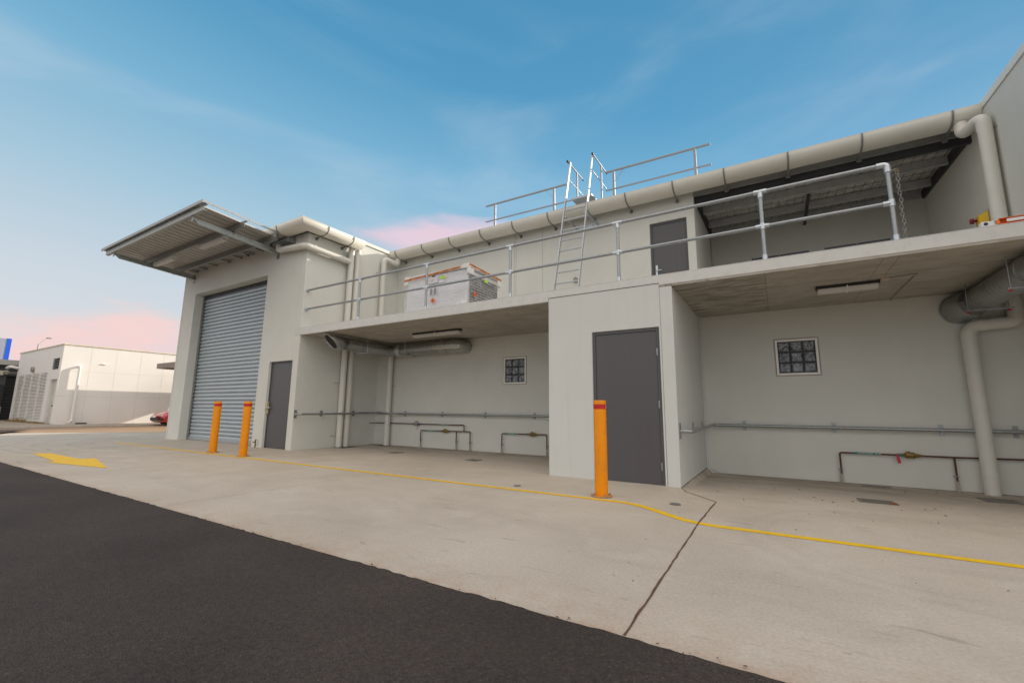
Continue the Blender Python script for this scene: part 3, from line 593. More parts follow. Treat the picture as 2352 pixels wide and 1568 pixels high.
mb = MB(); mb.box(1.31, XR-.05, 5.70, 5.745, 5.52, 5.66); mb.build('purlin', mat('alcove_purlin', (.50, .51, .52), .5, .2, var=.12, scale=6), cl_)
mb = MB(); mb.box(3.27, 3.33, 4.035, 5.70, 5.36, 5.40); mb.build('bridging', darks, cl_)
mb = MB(); mb.box(1.252, XR-.002, YU+.02, YU+.05, 5.45, 5.555); mb.box(1.252, XR-.002, YU+.02, YU+.10, 5.445, 5.455); P(mb, 'fascia_beam', mat('fascia_zinc', (.42, .43, .42), .5, .4, var=.1, scale=6))
mb = MB(); mb.box(1.252, XR-.002, YU+.09, YU+.12, 5.32, 5.448); mb.box(1.252, XR-.002, YU+.09, YU+.16, 5.315, 5.325); P(mb, 'eaves_purlin', darks)
mb = MB(); mb.ext([(3.2, 5.37), (5.7, 5.49), (5.7, 5.66), (3.2, 5.54)], (0, 0, 0), (0, 1, 0), (0, 0, 1), (1, 0, 0), XR-.045, XR-.002); P(mb, 'cleat_angle', darks); mb = MB(); mb.ext([(3.2, 5.37), (5.7, 5.49), (5.7, 5.66), (3.2, 5.54)], (0, 0, 0), (0, 1, 0), (0, 0, 1), (1, 0, 0), 1.252, 1.30); P(mb, 'cleat_angle', darks)
# gutters -------------------------------------------------------------
GP = [(.49, .195), (.487, .15), (.472, .105), (.445, .065), (.405, .033), (.355, .012), (.30, .002), (.24, 0), (.18, .006), (.13, .03), (.095, .07), (.085, .12), (.085, .19)]
def gprof(): return GP+[(p[0]-.005 if p[0] > .3 else p[0]+.005, p[1]+.004) for p in reversed(GP)]
ZG2, ZG1 = 5.435, 5.282
mb = MB(); mb.ext([(-a, b) for a, b in gprof()], (0, YU, ZG2), (0, 1, 0), (0, 0, 1), (1, 0, 0), X1+.12, XR-.025); g = P(mb, 'main_gutter', gutm)
mb = MB(); mb.ext([(-a, b) for a, b in GP], (0, YU, ZG2), (0, 1, 0), (0, 0, 1), (1, 0, 0), X1+.115, X1+.12); mb.build('end_cap', gutm, g)
mb = MB(); mb.box(X1+.12, XR-.025, YU-.493, YU-.480, ZG2+.193, ZG2+.200); mb.build('gutter_bead', gutm, g)
def bracket(mb, o, out, along, w_=.026):
    o = Vector(o); prof = [(a+.008*(1 if a > .25 else 0), b-.006 if a < .4 else b) for a, b in GP[:9]]
    outer = [(a+.004, b) for a, b in GP[:3]]+[(a+.003, b-.004) for a, b in GP[3:6]]+[(a, b-.005) for a, b in GP[6:9]]
    inner = [(a+.012, b-.001) for a, b in GP[:3]]+[(a+.009, b-.010) for a, b in GP[3:6]]+[(a, b-.014) for a, b in GP[6:9]]
    mb.ext(outer+inner[::-1], o, out, (0, 0, 1), along, -w_/2, w_/2)
    mb.ext([(0, -.018), (.25, -.018), (.25, -.006), (0, -.006)], o, out, (0, 0, 1), along, -w_/2, w_/2)
    mb.ext([(0, -.075), (.008, -.075), (.008, .0), (.0, .0)], o, out, (0, 0, 1), along, -.035, .035)
    mb.ext([(0.008, -.075), (.012, -.075), (.13, -.018), (.008, -.018)], o, out, (0, 0, 1), along, -.004, .004)
for x in (-6.98, -5.93, -4.93, -3.90, -2.91, -1.92, -.93, -.05, .93, 1.88, 2.93, 3.99, 5.10):
    mb = MB(); bracket(mb, (x, YU-.001, ZG2), (0, -1, 0), (1, 0, 0)); mb.build('gutter_bracket', brack, g)
# tall block gutter: front run, side run with mitre
mb = MB(); n = len(GP)
vs = []
for q, c in ((X0-.3, 0), (None, 0)):
    for a, b in GP: vs.append(((X1+a) if q is None else q, -a, ZG1+b))
for a, b in GP: vs.append((X1+a, 1.37, ZG1+b))
fs = [(r*n+i, r*n+i+1, (r+1)*n+i+1, (r+1)*n+i) for r in (0, 1) for i in range(n-1)]
mb.add(vs, fs); g2 = P(mb, 'tall_block_gutter', gutm, solid=.005)
mb = MB(); mb.add([(X1+a, 1.37, ZG1+b) for a, b in GP], [tuple(range(n))]); mb.build('end_cap', gutm, g2, solid=.004)
mb = MB(); mb.box(X0-.3, X1+.49, -.493, -.481, ZG1+.193, ZG1+.200); mb.box(X1+.481, X1+.493, -.48, 1.37, ZG1+.193, ZG1+.200); mb.build('gutter_bead', gutm, g2)
for x in (-7.95, -9.0, -10.1, -11.2): mb = MB(); bracket(mb, (x, .0, ZG1), (0, -1, 0), (1, 0, 0)); mb.build('gutter_bracket', brack, g2)
for y in (.22, .98): mb = MB(); bracket(mb, (X1, y, ZG1), (1, 0, 0), (0, 1, 0)); mb.build('gutter_bracket', brack, g2)

# ------------------------------------------------------------------ awning
A = root('door_awning', (-10.9, -1, 5.25), 'galvanised steel awning with corrugated sheet cantilevered above the roller door', 'awning')
mb = MB(); pr = []; y = 0
x = -13.92
while x < -8.06:
    for dx, dz in ((0, 0), (.006, .036), (.036, .036), (.042, 0)): pr.append((x+dx, dz))
    x += .235
mb.strip([(a, b) for a, b in pr], (0, 0, 5.268), (1, 0, 0), (0, 0, 1), (0, 1, -.07), -2.10, .0); mb.build('roof_sheet', mat('underside_sheet', (.46, .45, .42), .5, .25, var=.10, scale=5), A, smooth=False)
mb = MB(); mb.box(-13.94, -7.96, -2.13, -2.105, 5.395, 5.465); mb.box(-13.94, -7.96, -2.105, -1.98, 5.455, 5.461); mb.build('front_flashing', galv, A)
mb = MB(); mb.bar((-7.965, -2.13, 5.435), (-7.965, -.25, 5.305), .012, .05); mb.bar((-7.99, -2.13, 5.462), (-7.99, -.25, 5.332), .05, .004); mb.build('side_flashing', galv, A)
for y, zt in ((-2.06, 5.408), (-1.20, 5.348), (-.43, 5.294)):
    mb = MB(); mb.box(-13.78, -8.02, y, y+.008, zt-.145, zt); mb.box(-13.78, -8.02, y+.008, y+.075, zt-.145, zt-.137); mb.box(-13.78, -8.02, y+.008, y+.07, zt-.008, zt-.001); mb.build('purlin', mat('galv_purlin', (.40, .42, .41), .5, .5, var=.15, scale=9) if y < -2 else galvd, A)
for x in (-8.60, -13.26):
    mb = MB(); s_ = 1 if x > -10 else -1
    mb.ext([(0, 4.985), (-1.90, 5.115), (-2.06, 5.24), (0, 5.125)], (0, 0, 0), (0, 1, 0), (0, 0, 1), (1, 0, 0), x-.004, x+.004)
    mb.bar((x-s_*.035, 0, 4.989), (x-s_*.035, -1.90, 5.119), .075, .008); mb.bar((x-s_*.035, 0, 5.121), (x-s_*.035, -2.05, 5.236), .075, .008)
    a_ = mb.build('arm', mat('galv_arm', (.46, .50, .48), .5, .45, var=.2, scale=9), A, bevel=.002)
    mb = MB(); mb.box(x-.06, x+.06, -.012, -.001, 4.86, 5.16); mb.tube([(x-.03, -.012, 4.92), (x-.03, -.03, 4.92)], .014, 6); mb.tube([(x+.03, -.012, 4.92), (x+.03, -.03, 4.92)], .014, 6); mb.build('base_plate', galvd, a_, bevel=.002)
    for y in (-2.02, -1.14, -.34): mb = MB(); mb.box(x-.05, x+.05, y-.01, y-.002, 5.14, 5.26); mb.build('cleat', galvd, a_)
for x in (-9.33, -9.83, -10.46, -11.1, -11.85, -12.48, -13.05):
    mb = MB(); mb.bar((x, -.37, 5.225), (x, -.002, 5.225), .045, .04); mb.build('tie_bar', galvd, A)
mb = MB(); mb.box(-13.7, -8.5, -.30, -.285, 5.205, 5.262); mb.build('lip_channel', darks, A)
mb = MB(); mb.box(-8.66, -7.86, -.22, -.02, 5.15, 5.165); mb.box(-8.66, -7.86, -.225, -.217, 5.15, 5.29); mb.box(-7.868, -7.86, -.217, -.02, 5.165, 5.29); mb.box(-8.4, -7.86, -.30, -.226, 5.145, 5.155)
bx = mb.build('box_gutter', galv, A, bevel=.002)
for k in range(7): mb = MB(); mb.disc((-8.33+k*.07, -.262, 5.143), (0, 0, 1), .022, .001, 10); mb.build('gutter_hole', darkj, bx, smooth=False)
def batten(x0, x1, y0, y1, ztop, base, label, under=galvd):
    t = root('batten_light', ((x0+x1)/2, (y0+y1)/2, ztop-.1), label, 'ceiling light', 'fluorescent batten lights')
    mb = MB(); mb.box(x0-.02, x1+.02, y0+.01, y1-.01, ztop-.045, ztop-.001); mb.build('housing', base, t, bevel=.004)
    yc = (y0+y1)/2; hw = (y1-y0)/2
    mb = MB(); mb.ext([(-hw, 0), (-hw, -.03), (-hw*.75, -.06), (hw*.75, -.06), (hw, -.03), (hw, 0)], (0, yc, ztop-.045), (0, 1, 0), (0, 0, 1), (1, 0, 0), x0, x1); d = mb.build('diffuser', tubem, t, bevel=.006)
    mb = MB(); mb.box((x0+x1)/2-.008, (x0+x1)/2+.008, y0-.004, y1+.004, ztop-.107, ztop-.03); mb.build('clip', whitem, t)
    return t
batten(-13.12, -11.9, -1.17, -1.03, 5.20, whitem, 'long batten light under the awning, the one farther from the big gutter')
batten(-10.32, -9.06, -1.17, -1.03, 5.20, whitem, 'long batten light under the awning, the one nearer the big gutter')
batten(-4.72, -3.38, 1.12, 1.26, ZU, darks, 'white batten light on the raw concrete ceiling above the curved duct')
batten(3.04, 3.70, 1.02, 1.16, ZU, darks, 'white batten light on the stained concrete ceiling of the right-hand bay')
# conduit to the right light
t = root('ceiling_conduit', (4.05, 1.3, ZU), 'thin grey conduit bending from the right-hand ceiling light to the rear wall', 'conduit')
mb = MB(); mb.tube(rpath([(3.75, 1.0, ZU-.014), (4.06, .92, ZU-.014), (4.06, YB-.03, ZU-.014)], .03), .011, 8); mb.build('pipe', cond, t)
mb = MB(); mb.box(3.72, 3.80, .97, 1.03, ZU-.03, ZU-.001); mb.build('fitting', mat('beige_fitting', (.55, .45, .35), .5), t)

# ------------------------------------------------------------------ downpipes
def joints(mb, pts, r):
    for p, d in pts: p = Vector(p); d = Vector(d).normalized(); mb.tube([p-d*.03, p-d*.028, p+d*.028, p+d*.03], [r, r+.004, r+.004, r], 20)
def pipe(name_pts, r, label, jts, clips=(), rad=.13, grp='cream painted downpipes'):
    t = root('downpipe', tuple(name_pts[0][-1]), label, 'downpipe', grp)
    mb = MB()
    for seg in name_pts: mb.tube(rpath(seg, rad, 8), r, 22)
    mb.build('pipe', pvc, t)
    for jt in jts or []: mb = MB(); joints(mb, [jt], r); mb.build('coupling', pvc, t)
    if clips:
        for c in clips: mb = MB(); mb.tube([c[0], c[1]], .006, 6); mb.disc(c[1], (Vector(c[0])-Vector(c[1])), .02, .004); mb.build('wall_clip', galv, t)
    return t
UP = (0, 0, 1); XS = X1+.12
pipe([[(XS, 1.215, ZG1+.01), (XS, 1.215, .0)], [(-8.36, -.14, 5.155), (-8.36, -.14, 5.02), (XS+.02, -.14, 4.93), (XS+.02, 1.15, 4.90)]], .076,
     'thick cream downpipe on the tall block, fed by a pipe that wraps round the corner',
     [((XS, 1.215, 5.22), UP), ((XS, 1.215, 4.98), UP), ((XS, 1.215, 4.80), UP), ((XS+.02, .08, 4.93), (0, 1, 0)), ((XS, 1.215, 3.02), UP), ((XS, 1.215, 1.62), UP), ((XS, 1.215, .28), UP)],
     [((XS, 1.13, 1.62), (X1, 1.05, 1.62)), ((XS, 1.13, .28), (X1, 1.05, .28)), ((XS, 1.15, 5.1), (X1, 1.02, 5.1))], .12)
pipe([[(XS, 1.42, ZG1+.01), (XS, 1.42, .0)]], .076, 'plain straight cream downpipe standing just behind the thicker jointed one in the left bay',
     [((XS, 1.42, 5.18), UP), ((XS, 1.42, 1.66), UP), ((XS, 1.42, .30), UP)])
pipe([[(-7.04, 2.74, ZG2+.01), (-7.04, 2.74, 5.26), (XS, 2.36, 5.37), (XS, 2.36, 2.55), (-6.70, 2.335, 2.52), (-6.70, 2.335, 0)]], .076,
     'cream downpipe with a swan neck beside the wrapped crate, running down the left bay corner',
     [((XS, 2.36, 5.16), UP), ((-6.70, 2.335, 1.6), UP), ((-6.70, 2.335, .33), UP)], [((XS, 2.28, 4.9), (X1, 2.2, 4.9)), ((-6.70, 2.335, 1.6), (-6.58, YB, 1.6))], .14)
pipe([[(5.20, 2.68, ZG2+.01), (5.20, 2.66, 5.25), (5.33, 2.32, 5.31), (5.33, 2.36, 2.35), (5.30, 2.335, 2.235), (4.83, 2.335, 2.215), (4.83, 2.335, -.09)]], .082,
     'cream downpipe at the right end stepping sideways below the deck to reach the floor grate',
     [((5.33, 2.33, 5.16), UP), ((5.33, 2.33, 5.10), UP), ((4.83, 2.335, 2.02), UP), ((4.83, 2.335, 1.72), UP), ((4.98, 2.335, 2.22), (1, 0, 0)), ((4.83, 2.335, .18), UP)],
     [((5.4, 2.34, 5.08), (XR, 2.28, 5.10))], .15)

# ------------------------------------------------------------------ spiral ducts
def spiral(a, b, r, m=duct, bump=.0025, pitch=.115):
    a, b = Vector(a), Vector(b); d = (b-a); Ln = d.length; d.normalize(); n = int(Ln/pitch); pts = []; rs = []
    for i in range(n+1):
        s0 = Ln*i/n
        pts += [a+d*s0, a+d*min(Ln, s0+.008), a+d*min(Ln, s0+.016)]; rs += [r, r+bump, r]
    pts2, rs2 = [], []
    for p, q in zip(pts, rs):
        if not pts2 or (p-pts2[-1]).length > .002: pts2.append(p); rs2.append(q)
    mb = MB(); mb.tube(pts2, rs2, 28, cap=False); return mb
D = root('spiral_duct', (-6.45, 1.2, 2.5), 'silver spiral duct hung under the left deck with an angled open mouth', 'duct')
# angled mouth
xc, zc, r = -6.45, 2.53, .152
mb = MB(); seg = 32; ring = [(math.cos(2*math.pi*j/seg), math.sin(2*math.pi*j/seg)) for j in range(seg)]
vs = []
for k, rr in ((0, r), (1, r)):
    for c, s_ in ring: vs.append((xc+rr*c, (.2-s_*.17) if k == 0 else .62, zc+rr*s_))
mb.add(vs, [(j, (j+1) % seg, seg+(j+1) % seg, seg+j) for j in range(seg)]); mb.build('mouth', duct, D, solid=.004)
mb = MB(); mb.tube([(xc+(r+.004)*c, .2-s_*.17, zc+(r+.004)*s_) for c, s_ in ring]+[(xc+(r+.004), .2, zc)], .007, 8, cap=False); mb.build('rim', alu, D)
mb = MB(); mb.add([(xc+r*.98*c, .26-s_*.17, zc+r*.98*s_) for c, s_ in ring], [tuple(range(seg))]); mb.build('mesh_screen', darkj, D, smooth=False)
spiral((xc, .6, zc), (xc, 1.85, zc), r).build('duct_pipe', duct, D)
mb = MB(); mb.tube(rpath([(xc, 1.83, zc), (xc, 2.1, zc), (xc+.3, 2.1, zc)], .22, 10), r+.002, 28); mb.build('elbow', duct, D)
mb = MB(); mb.tube([(-6.18, 2.1, zc), (-6.17, 2.1, zc), (-6.06, 2.1, zc), (-6.05, 2.1, zc)], [r, r+.008, r+.008, r], 28); mb.build('collar', galvl, D)
spiral((-6.16, 2.1, zc), (-4.76, 2.1, zc), r).build('duct_pipe', duct, D)
mb = MB(); mb.tube(rpath([(-4.8, 2.1, zc), (-4.13, 2.1, zc), (-4.13, 2.46, zc)], .2, 12), r+.004, 28); mb.build('elbow', mat('duct_bright', (.48, .49, .47), .28, .9, var=.04, scale=4), D)
mb = MB()
for x in (-4.78, -4.45): mb.tube([(x-.006, 2.1, zc), (x+.006, 2.1, zc)], r+.009, 28)
mb.build('seam', duct, D)
for x, y, ax in ((xc, 1.15, 'x'), (-5.75, 2.1, 'y')):
    mb = MB(); k = r+.05
    if ax == 'x':
        mb.bar((xc-k, y, zc-r-.02), (xc+k, y, zc-r-.02), .03, .02)
        for s_ in (-1, 1): mb.tube([(xc+s_*(k-.02), y, zc-r-.05), (xc+s_*(k-.02), y, ZU)], .005, 6)
    else:
        mb.bar((x, y-k, zc-r-.02), (x, y+k, zc-r-.02), .03, .02)
        for s_ in (-1, 1): mb.tube([(x, y+s_*(k-.02), zc-r-.05), (x, y+s_*(k-.02), ZU)], .005, 6)
    mb.build('hanger', galvl, D)
D2 = root('spiral_duct', (4.95, 1, 2.5), 'silver spiral duct hung at the far right, running out from the rear wall', 'duct')
xc, zc, r = 4.93, 2.545, .17
spiral((xc, .25, zc), (xc, 2.2, zc), r, pitch=.10).build('duct_pipe', duct, D2)
mb = MB(); mb.tube([(xc-.06, 2.12, zc-.04), (xc-.10, 2.25, zc-.05), (xc-.12, YB-.002, zc-.06)], [.18, .20, .205], 30); mb.build('wall_boot', duct, D2)
mb = MB(); mb.tube([(xc-.12, YB-.012, zc-.06), (xc-.12, YB-.001, zc-.06)], .225, 30); mb.build('wall_flange', duct, D2)
mb = MB(); mb.tube([(xc, .55, zc), (xc, .60, zc)], r+.008, 30); mb.build('collar', duct, D2)
mb = MB(); mb.tube(rpath([(xc+.02, .55, zc-.05), (xc+.14, .3, zc-.06), (xc+.30, .1, zc-.06)], .08), .09, 20); mb.build('branch', duct, D2)
for y in (1.88, .62):
    mb = MB(); mb.bar((xc-.22, y, zc-r-.02), (xc+.24, y, zc-r-.02), .03, .02)
    for s_ in (-1, 1): mb.tube([(xc+s_*.19, y, zc-r-.05), (xc+s_*.19, y, ZU)], .006, 6)
    h_ = mb.build('hanger', galv, D2)
    mb = MB()
    for s_ in (-1, 1): mb.disc((xc+s_*.19, y, zc-r-.055), (0, 0, 1), .016, .022, 8)
    mb.build('rod_cap', redm, h_)

# ------------------------------------------------------------------ guard railing on the deck
G = root('guard_railing', (-1, .1, ZT), 'two rail galvanised pipe railing along the deck edge', 'railing')
zt_, zm, yr = 3.865, 3.385, .1
PX = [-5.395, -3.40, -1.43, .517, 2.447, 3.745]
mb = MB(); mb.tube(rpath([(X1, yr, zt_), (3.745, yr, zt_), (3.745, yr, 3.78)], .05), .0245, 16); mb.build('top_rail', galv, G)
mb = MB(); mb.tube([(X1, yr, zm), (3.745, yr, zm)], .0235, 16); mb.build('mid_rail', galv, G)
for i, x in enumerate(PX):
    mb = MB(); mb.tube([(x, yr, ZT), (x, yr, zt_-(.03 if i < 5 else .1))], .0245, 16); p_ = mb.build('post', galv, G)
    mb = MB(); mb.tube([(x, yr, ZT), (x, yr, ZT+.09)], .032, 16); mb.build('base_socket', galvl, p_)
    mb = MB(); mb.tube([(x, yr, zm-.04), (x, yr, zm+.04)], .032, 16); mb.tube([(x-.08, yr, zm), (x+(.075 if i < 5 else 0), yr, zm)], .031, 16); mb.build('clamp_fitting', galvl, p_)
    mb = MB()
    if i < 5: mb.tube([(x-.075, yr, zt_), (x+.075, yr, zt_)], .032, 16); mb.tube([(x, yr, zt_-.08), (x, yr, zt_)], .032, 16)
    else: mb.tube(rpath([(x-.10, yr, zt_), (x, yr, zt_), (x, yr, zt_-.10)], .05), .033, 16)
    mb.build('clamp_fitting', galvl, p_)
for z in (zt_, zm):
    mb = MB(); mb.tube([(X1+.001, yr, z), (X1+.012, yr, z), (X1+.013, yr, z), (X1+.07, yr, z)], [.05, .05, .033, .033], 16); mb.build('wall_flange', galvl, G)
# chain
Cn = root('chain', (3.80, .1, 3.75), 'short steel chain hanging from the last railing post', 'chain')
mb = MB(); zz = 3.745; k = 0
mb.tube([(3.76, yr, 3.77), (3.82, yr, 3.79)], .008, 8)
while zz > 2.93:
    c = Vector((3.825+.004*math.sin(k), yr+.003*math.cos(k*2), zz)); hw, hh = .0145, .024
    ring = []
    for j in range(13):
        t = 2*math.pi*j/12; a, b = hw*math.cos(t), (hh+.003)*math.sin(t); ring.append(c+Vector((a, 0, b)) if k % 2 == 0 else c+Vector((0, a, b)))
    mb.tube(ring, .0048, 6, cap=False); zz -= .043; k += 1
mb.build('links', mat('chain_zinc', (.26, .26, .25), .5, .4, var=.2), Cn)
mb = MB(); ring = [(3.825+.018*math.cos(t), yr, 3.765+.022*math.sin(t)) for t in [2*math.pi*j/12 for j in range(13)]]; mb.tube(ring, .005, 6, cap=False); mb.build('hook', brass, Cn)

# ------------------------------------------------------------------ roof ladder
Ld = root('access_ladder', (-1.12, 1.65, ZT), 'aluminium access ladder leaning from the deck up over the gutter', 'ladder')
def ly(z): return 1.66+(z-ZT)*.28
for x in (-1.40, -.85):
    mb = MB(); mb.bar((x, ly(ZT), ZT), (x, ly(6.88), 6.88), .026, .06, up=(0, 1, 0)); mb.build('stile', alu, Ld, bevel=.003)
for k in range(12):
    z = 3.08+k*.265
    if z > 5.95: break
    mb = MB(); mb.bar((-1.386, ly(z), z), (-.864, ly(z), z), .035, .022); mb.build('rung', alu, Ld, bevel=.003)
for x in (-1.44, -.81):
    s_ = -1 if x < -1 else 1
    hr = root  # noqa
    mb = MB(); mb.tube([(x, ly(6.86)-.06, 6.87), (x, 3.66, 6.87)], .017, 12); hd = mb.build('handrail', alu_shade, Ld)
    mb = MB(); mb.tube([(x, ly(6.86)-.10, 6.87), (x, ly(6.86)-.04, 6.87)], .026, 12); mb.build('end_plug', rubber, hd)
    mb = MB(); mb.tube([(x, 3.64, 6.87), (x, 3.68, 6.87)], .024, 12); mb.build('end_plug', rubber, hd)
    mb = MB(); mb.tube([(x, ly(6.43), 6.43), (x, 3.62, 6.43)], .011, 10); mb.build('knee_rail', alu_shade, Ld)
    mb = MB(); mb.bar((x, 3.26, 5.68), (x, 3.26, 6.85), .035, .025, up=(0, 1, 0)); mb.bar((x, 3.26, 5.95), (x, 3.42, 5.70), .03, .03, up=(0, 1, 0)); mb.build('handrail_post', alu_shade, Ld)
mb = MB(); mb.box(-1.38, -.87, 2.72, 3.3, 5.90, 5.92); mb.box(-1.38, -.87, 2.72, 2.735, 5.87, 5.90); pl = mb.build('step_platform', alu, Ld)
mb = MB()
for i in range(9):
    for j in range(6): mb.box(-1.35+i*.055, -1.325+i*.055, 2.76+j*.09, 2.81+j*.09, 5.8985, 5.9215)
mb.build('grip_slots', mat('slot_grey', (.20, .26, .32), .5), pl, smooth=False)
mb = MB()
for x in (-1.36, -.88): mb.bar((x, ly(5.30), 5.30), (x-.03 if x < -1 else x+.03, YU-.02, 5.285), .03, .045)
br = mb.build('wall_bracket', alu, Ld, bevel=.002)
mb = MB(); mb.box(-1.42, -.82, YU-.02, YU-.002, 5.235, 5.315); mb.build('bracket_plate', galvl, br)
mb = MB()
for x in (-1.33, -.95): mb.disc((x, YU-.02, 5.275), (0, -1, 0), .012, .004, 8)
mb.build('bolt', darks, br)
# roof guard rails
def roofrail(x0, x1, posts, label):
    t = root('roof_guard_rail', ((x0+x1)/2, 3.6, 5.7), label, 'railing', 'aluminium guard rails on the main roof')
    mb = MB(); mb.bar((x0, 3.6, 6.85), (x1, 3.6, 6.84), .045, .04); mb.build('top_rail', alu_shade, t, bevel=.006)
    mb = MB(); mb.bar((x0, 3.6, 6.37), (x1, 3.6, 6.355), .03, .03); mb.build('knee_rail', alu_shade, t)
    for x in posts: mb = MB(); mb.bar((x, 3.6, 5.67), (x, 3.6, 6.83), .055, .04, up=(0, 1, 0)); mb.build('post', alu_shade, t, bevel=.004)
    mb = MB(); x = posts[0] if x0 > -2 else posts[1]; s_ = 1 if x0 > -2 else -1
    mb.bar((x+.03*s_, 3.6, 6.57), (x+.25*s_, 3.6, 6.83), .02, .008); mb.build('brace', alu_shade, t)
roofrail(-4.44, -1.86, [-4.12, -2.24], 'aluminium roof guard rail to the left of the ladder top')
roofrail(-.82, 1.586, [-.61, 1.26], 'aluminium roof guard rail to the right of the ladder top')
# outlet and small things on the upper wall
mb = MB(); mb.box(-1.46, -1.36, YU-.07, YU-.001, 3.96, 4.04); mb.tube([(-1.43, YU-.07, 4.04), (-1.38, YU-.09, 4.06)], .02, 10); mb.box(-1.44, -1.37, YU-.055, YU-.001, 4.04, 4.07)
tag(mb.build('power_outlet', mat('outlet_grey', (.42, .41, .37), .5), root=(-1.4, YU, 4), bevel=.008), 'small grey weatherproof power outlet on the upper wall behind the ladder foot', 'outlet')
# dark flat panels lying on the deck
for xa, xb, ls in ((2.29, 2.92, 'dark flat panel lying on the deck edge, left one beside the middle post'), (3.08, 3.70, 'dark flat panel lying on the deck edge, right one next to the last post')):
    t = root('flat_panel', ((xa+xb)/2, .7, ZT), ls, 'panel', 'dark panels lying on the deck')
    mb = MB(); mb.box(xa, xb, .14, 1.0, ZT+.01, ZT+.080); mb.build('frame', blackp, t, bevel=.004)
    mb = MB(); mb.disc(((xa+xb)/2, .138, ZT+.068), (0, 1, 0), .007, .002, 8); mb.build('screw', brass, t)
# wrapped crate
K = root('wrapped_equipment', (-3.5, 1, ZT), 'wire sided equipment crate in clear stretch wrap with orange fragile tape', 'crate')
kx0, kx1, ky0, ky1, kz0, kz1 = -4.36, -2.62, .46, 1.62, ZT+.03, 3.80
mb = MB(); mb.box(kx0+.04, kx1-.05, ky0+.03, ky1-.03, kz0, kz1-.03); mb.build('cabinet', cab, K, bevel=.01)
mb = MB(); mb.box(kx1-.05, kx1-.035, ky0+.1, ky1-.08, kz0+.02, kz1-.12); cg = mb.build('coil', coil, K)
mb = MB()
y = ky0+.08
while y < ky1-.05: mb.box(kx1-.034, kx1-.028, y, y+.007, kz0, kz1-.1); y += .052
z = kz0+.02
while z < kz1-.1: mb.box(kx1-.034, kx1-.027, ky0+.08, ky1-.06, z, z+.009); z += .055
mb.build('wire_guard', wire, cg, smooth=False)
mb = MB()
for z in (kz0+.2, kz0+.42, kz0+.64): mb.box(kx1-.036, kx1-.030, ky0+.08, ky1-.06, z, z+.03)
mb.build('brace_strip', mat('dark_slot', (.04, .04, .045), .6), cg)
# wrap sheets: wrinkled mesh skin
def skin(o, u, v, nu, nv, amp):
    o, u, v = map(Vector, (o, u, v)); nn = u.cross(v).normalized(); vs = []
    for j in range(nv+1):
        for i in range(nu+1): vs.append(o+u*i/nu+v*j/nv+nn*(amp*math.sin(i*.7+j*1.1+2*math.sin(j*.5))*random.random()))
    return vs, [(j*(nu+1)+i, j*(nu+1)+i+1, (j+1)*(nu+1)+i+1, (j+1)*(nu+1)+i) for j in range(nv) for i in range(nu)]
mb = MB()
for o, u, v in (((kx0, ky0, kz0-.02), (kx1-kx0, 0, 0), (0, 0, kz1-kz0+.02)), ((kx1, ky0, kz0-.02), (0, ky1-ky0, 0), (0, 0, kz1-kz0+.02)), ((kx0, ky0, kz1), (kx1-kx0, 0, 0), (0, ky1-ky0, 0)), ((kx0, ky1, kz0-.02), (0, ky0-ky1, 0), (0, 0, kz1-kz0+.02))):
    mb.add(*skin(o, u, v, 26, 16, .005))
mb.build('stretch_wrap', wrap, K, fixn=False)
for bxs in (((kx0-.015, kx0+.09, ky0-.015, ky0+.06, kz1-.16, kz1+.03),), ((kx1-.17, kx1+.012, ky0-.015, ky0+.05, kz1-.02, kz1+.07), (kx1-.04, kx1+.014, ky0-.015, ky0+.16, kz1-.14, kz1-.02)),
            ((kx1-.06, kx1+.014, ky1-.10, ky1+.012, kz1-.15, kz1+.02),), ((kx1-.17, kx1-.05, ky0-.014, ky0+.05, ZT+.01, kz0+.17),), ((kx0, kx0+.10, ky0-.014, ky0+.04, ZT+.01, kz0+.12),)):
    mb = MB()
    for q in bxs: mb.box(*q)
    mb.build('foam_corner', foam, K, bevel=.008)
mb = MB(); mb.box(kx0+.02, kx1-.02, ky0+.03, ky1, kz1-.01, kz1+.045); mb.build('top_sheet', mat('white_wrap_top', (.66, .68, .72), .4), K, bevel=.02)
mb = MB(); mb.bar((kx0-.018, ky0-.02, kz1-.055), (kx1-.20, ky0-.02, kz1+.015), .004, .038, up=(0, 1, 0) if 0 else (0, 0, 1)); mb.bar((kx1+.018, ky0-.0, kz1+.045), (kx1+.018, ky1+.012, kz1+.005), .004, .038); tp = mb.build('fragile_tape', otape, K)
for k in range(6):
    f = (k+.5)/6; text('tape_lettering', 'FRAGILE', .038, (kx0+f*(kx1-.2-kx0), ky0-.0225, kz1-.055+.07*f), (1, 0, .04), (0, 0, 1), ink, tp)
for k in range(4):
    f = (k+.5)/4; text('tape_lettering', 'FRAGILE', .038, (kx1+.0205, ky0+f*(ky1-ky0), kz1+.045-.04*f), (0, 1, -.035), (0, 0, 1), ink, tp)
def lab(name, x0, x1, z0, z1, m, yy=ky0-.016): mb = MB(); mb.box(x0, x1, yy, yy+.001, z0, z1); return mb.build(name, m, K, smooth=False)
pl_ = lab('paper_label', -3.71, -3.41, 3.58, 3.71, paper); lab('paper_label', -3.385, -3.25, 3.57, 3.62, foam); tag(lab('warning_label', -3.355, -3.21, 3.65, 3.70, lime), 'lime green sticker')
mb = MB(); mb.bar((-3.68, ky0-.018, 3.62), (-3.64, ky0-.018, 3.67), .001, .004); mb.bar((-3.62, ky0-.018, 3.64), (-3.5, ky0-.018, 3.65), .001, .004); mb.bar((-3.565, ky0-.018, 3.60), (-3.565, ky0-.018, 3.685), .004, .001, up=(0, 1, 0)); mb.build('handwriting', redink, pl_)
lab('dark_label', -3.57, -3.49, 3.715, 3.745, ink)
mb = MB()
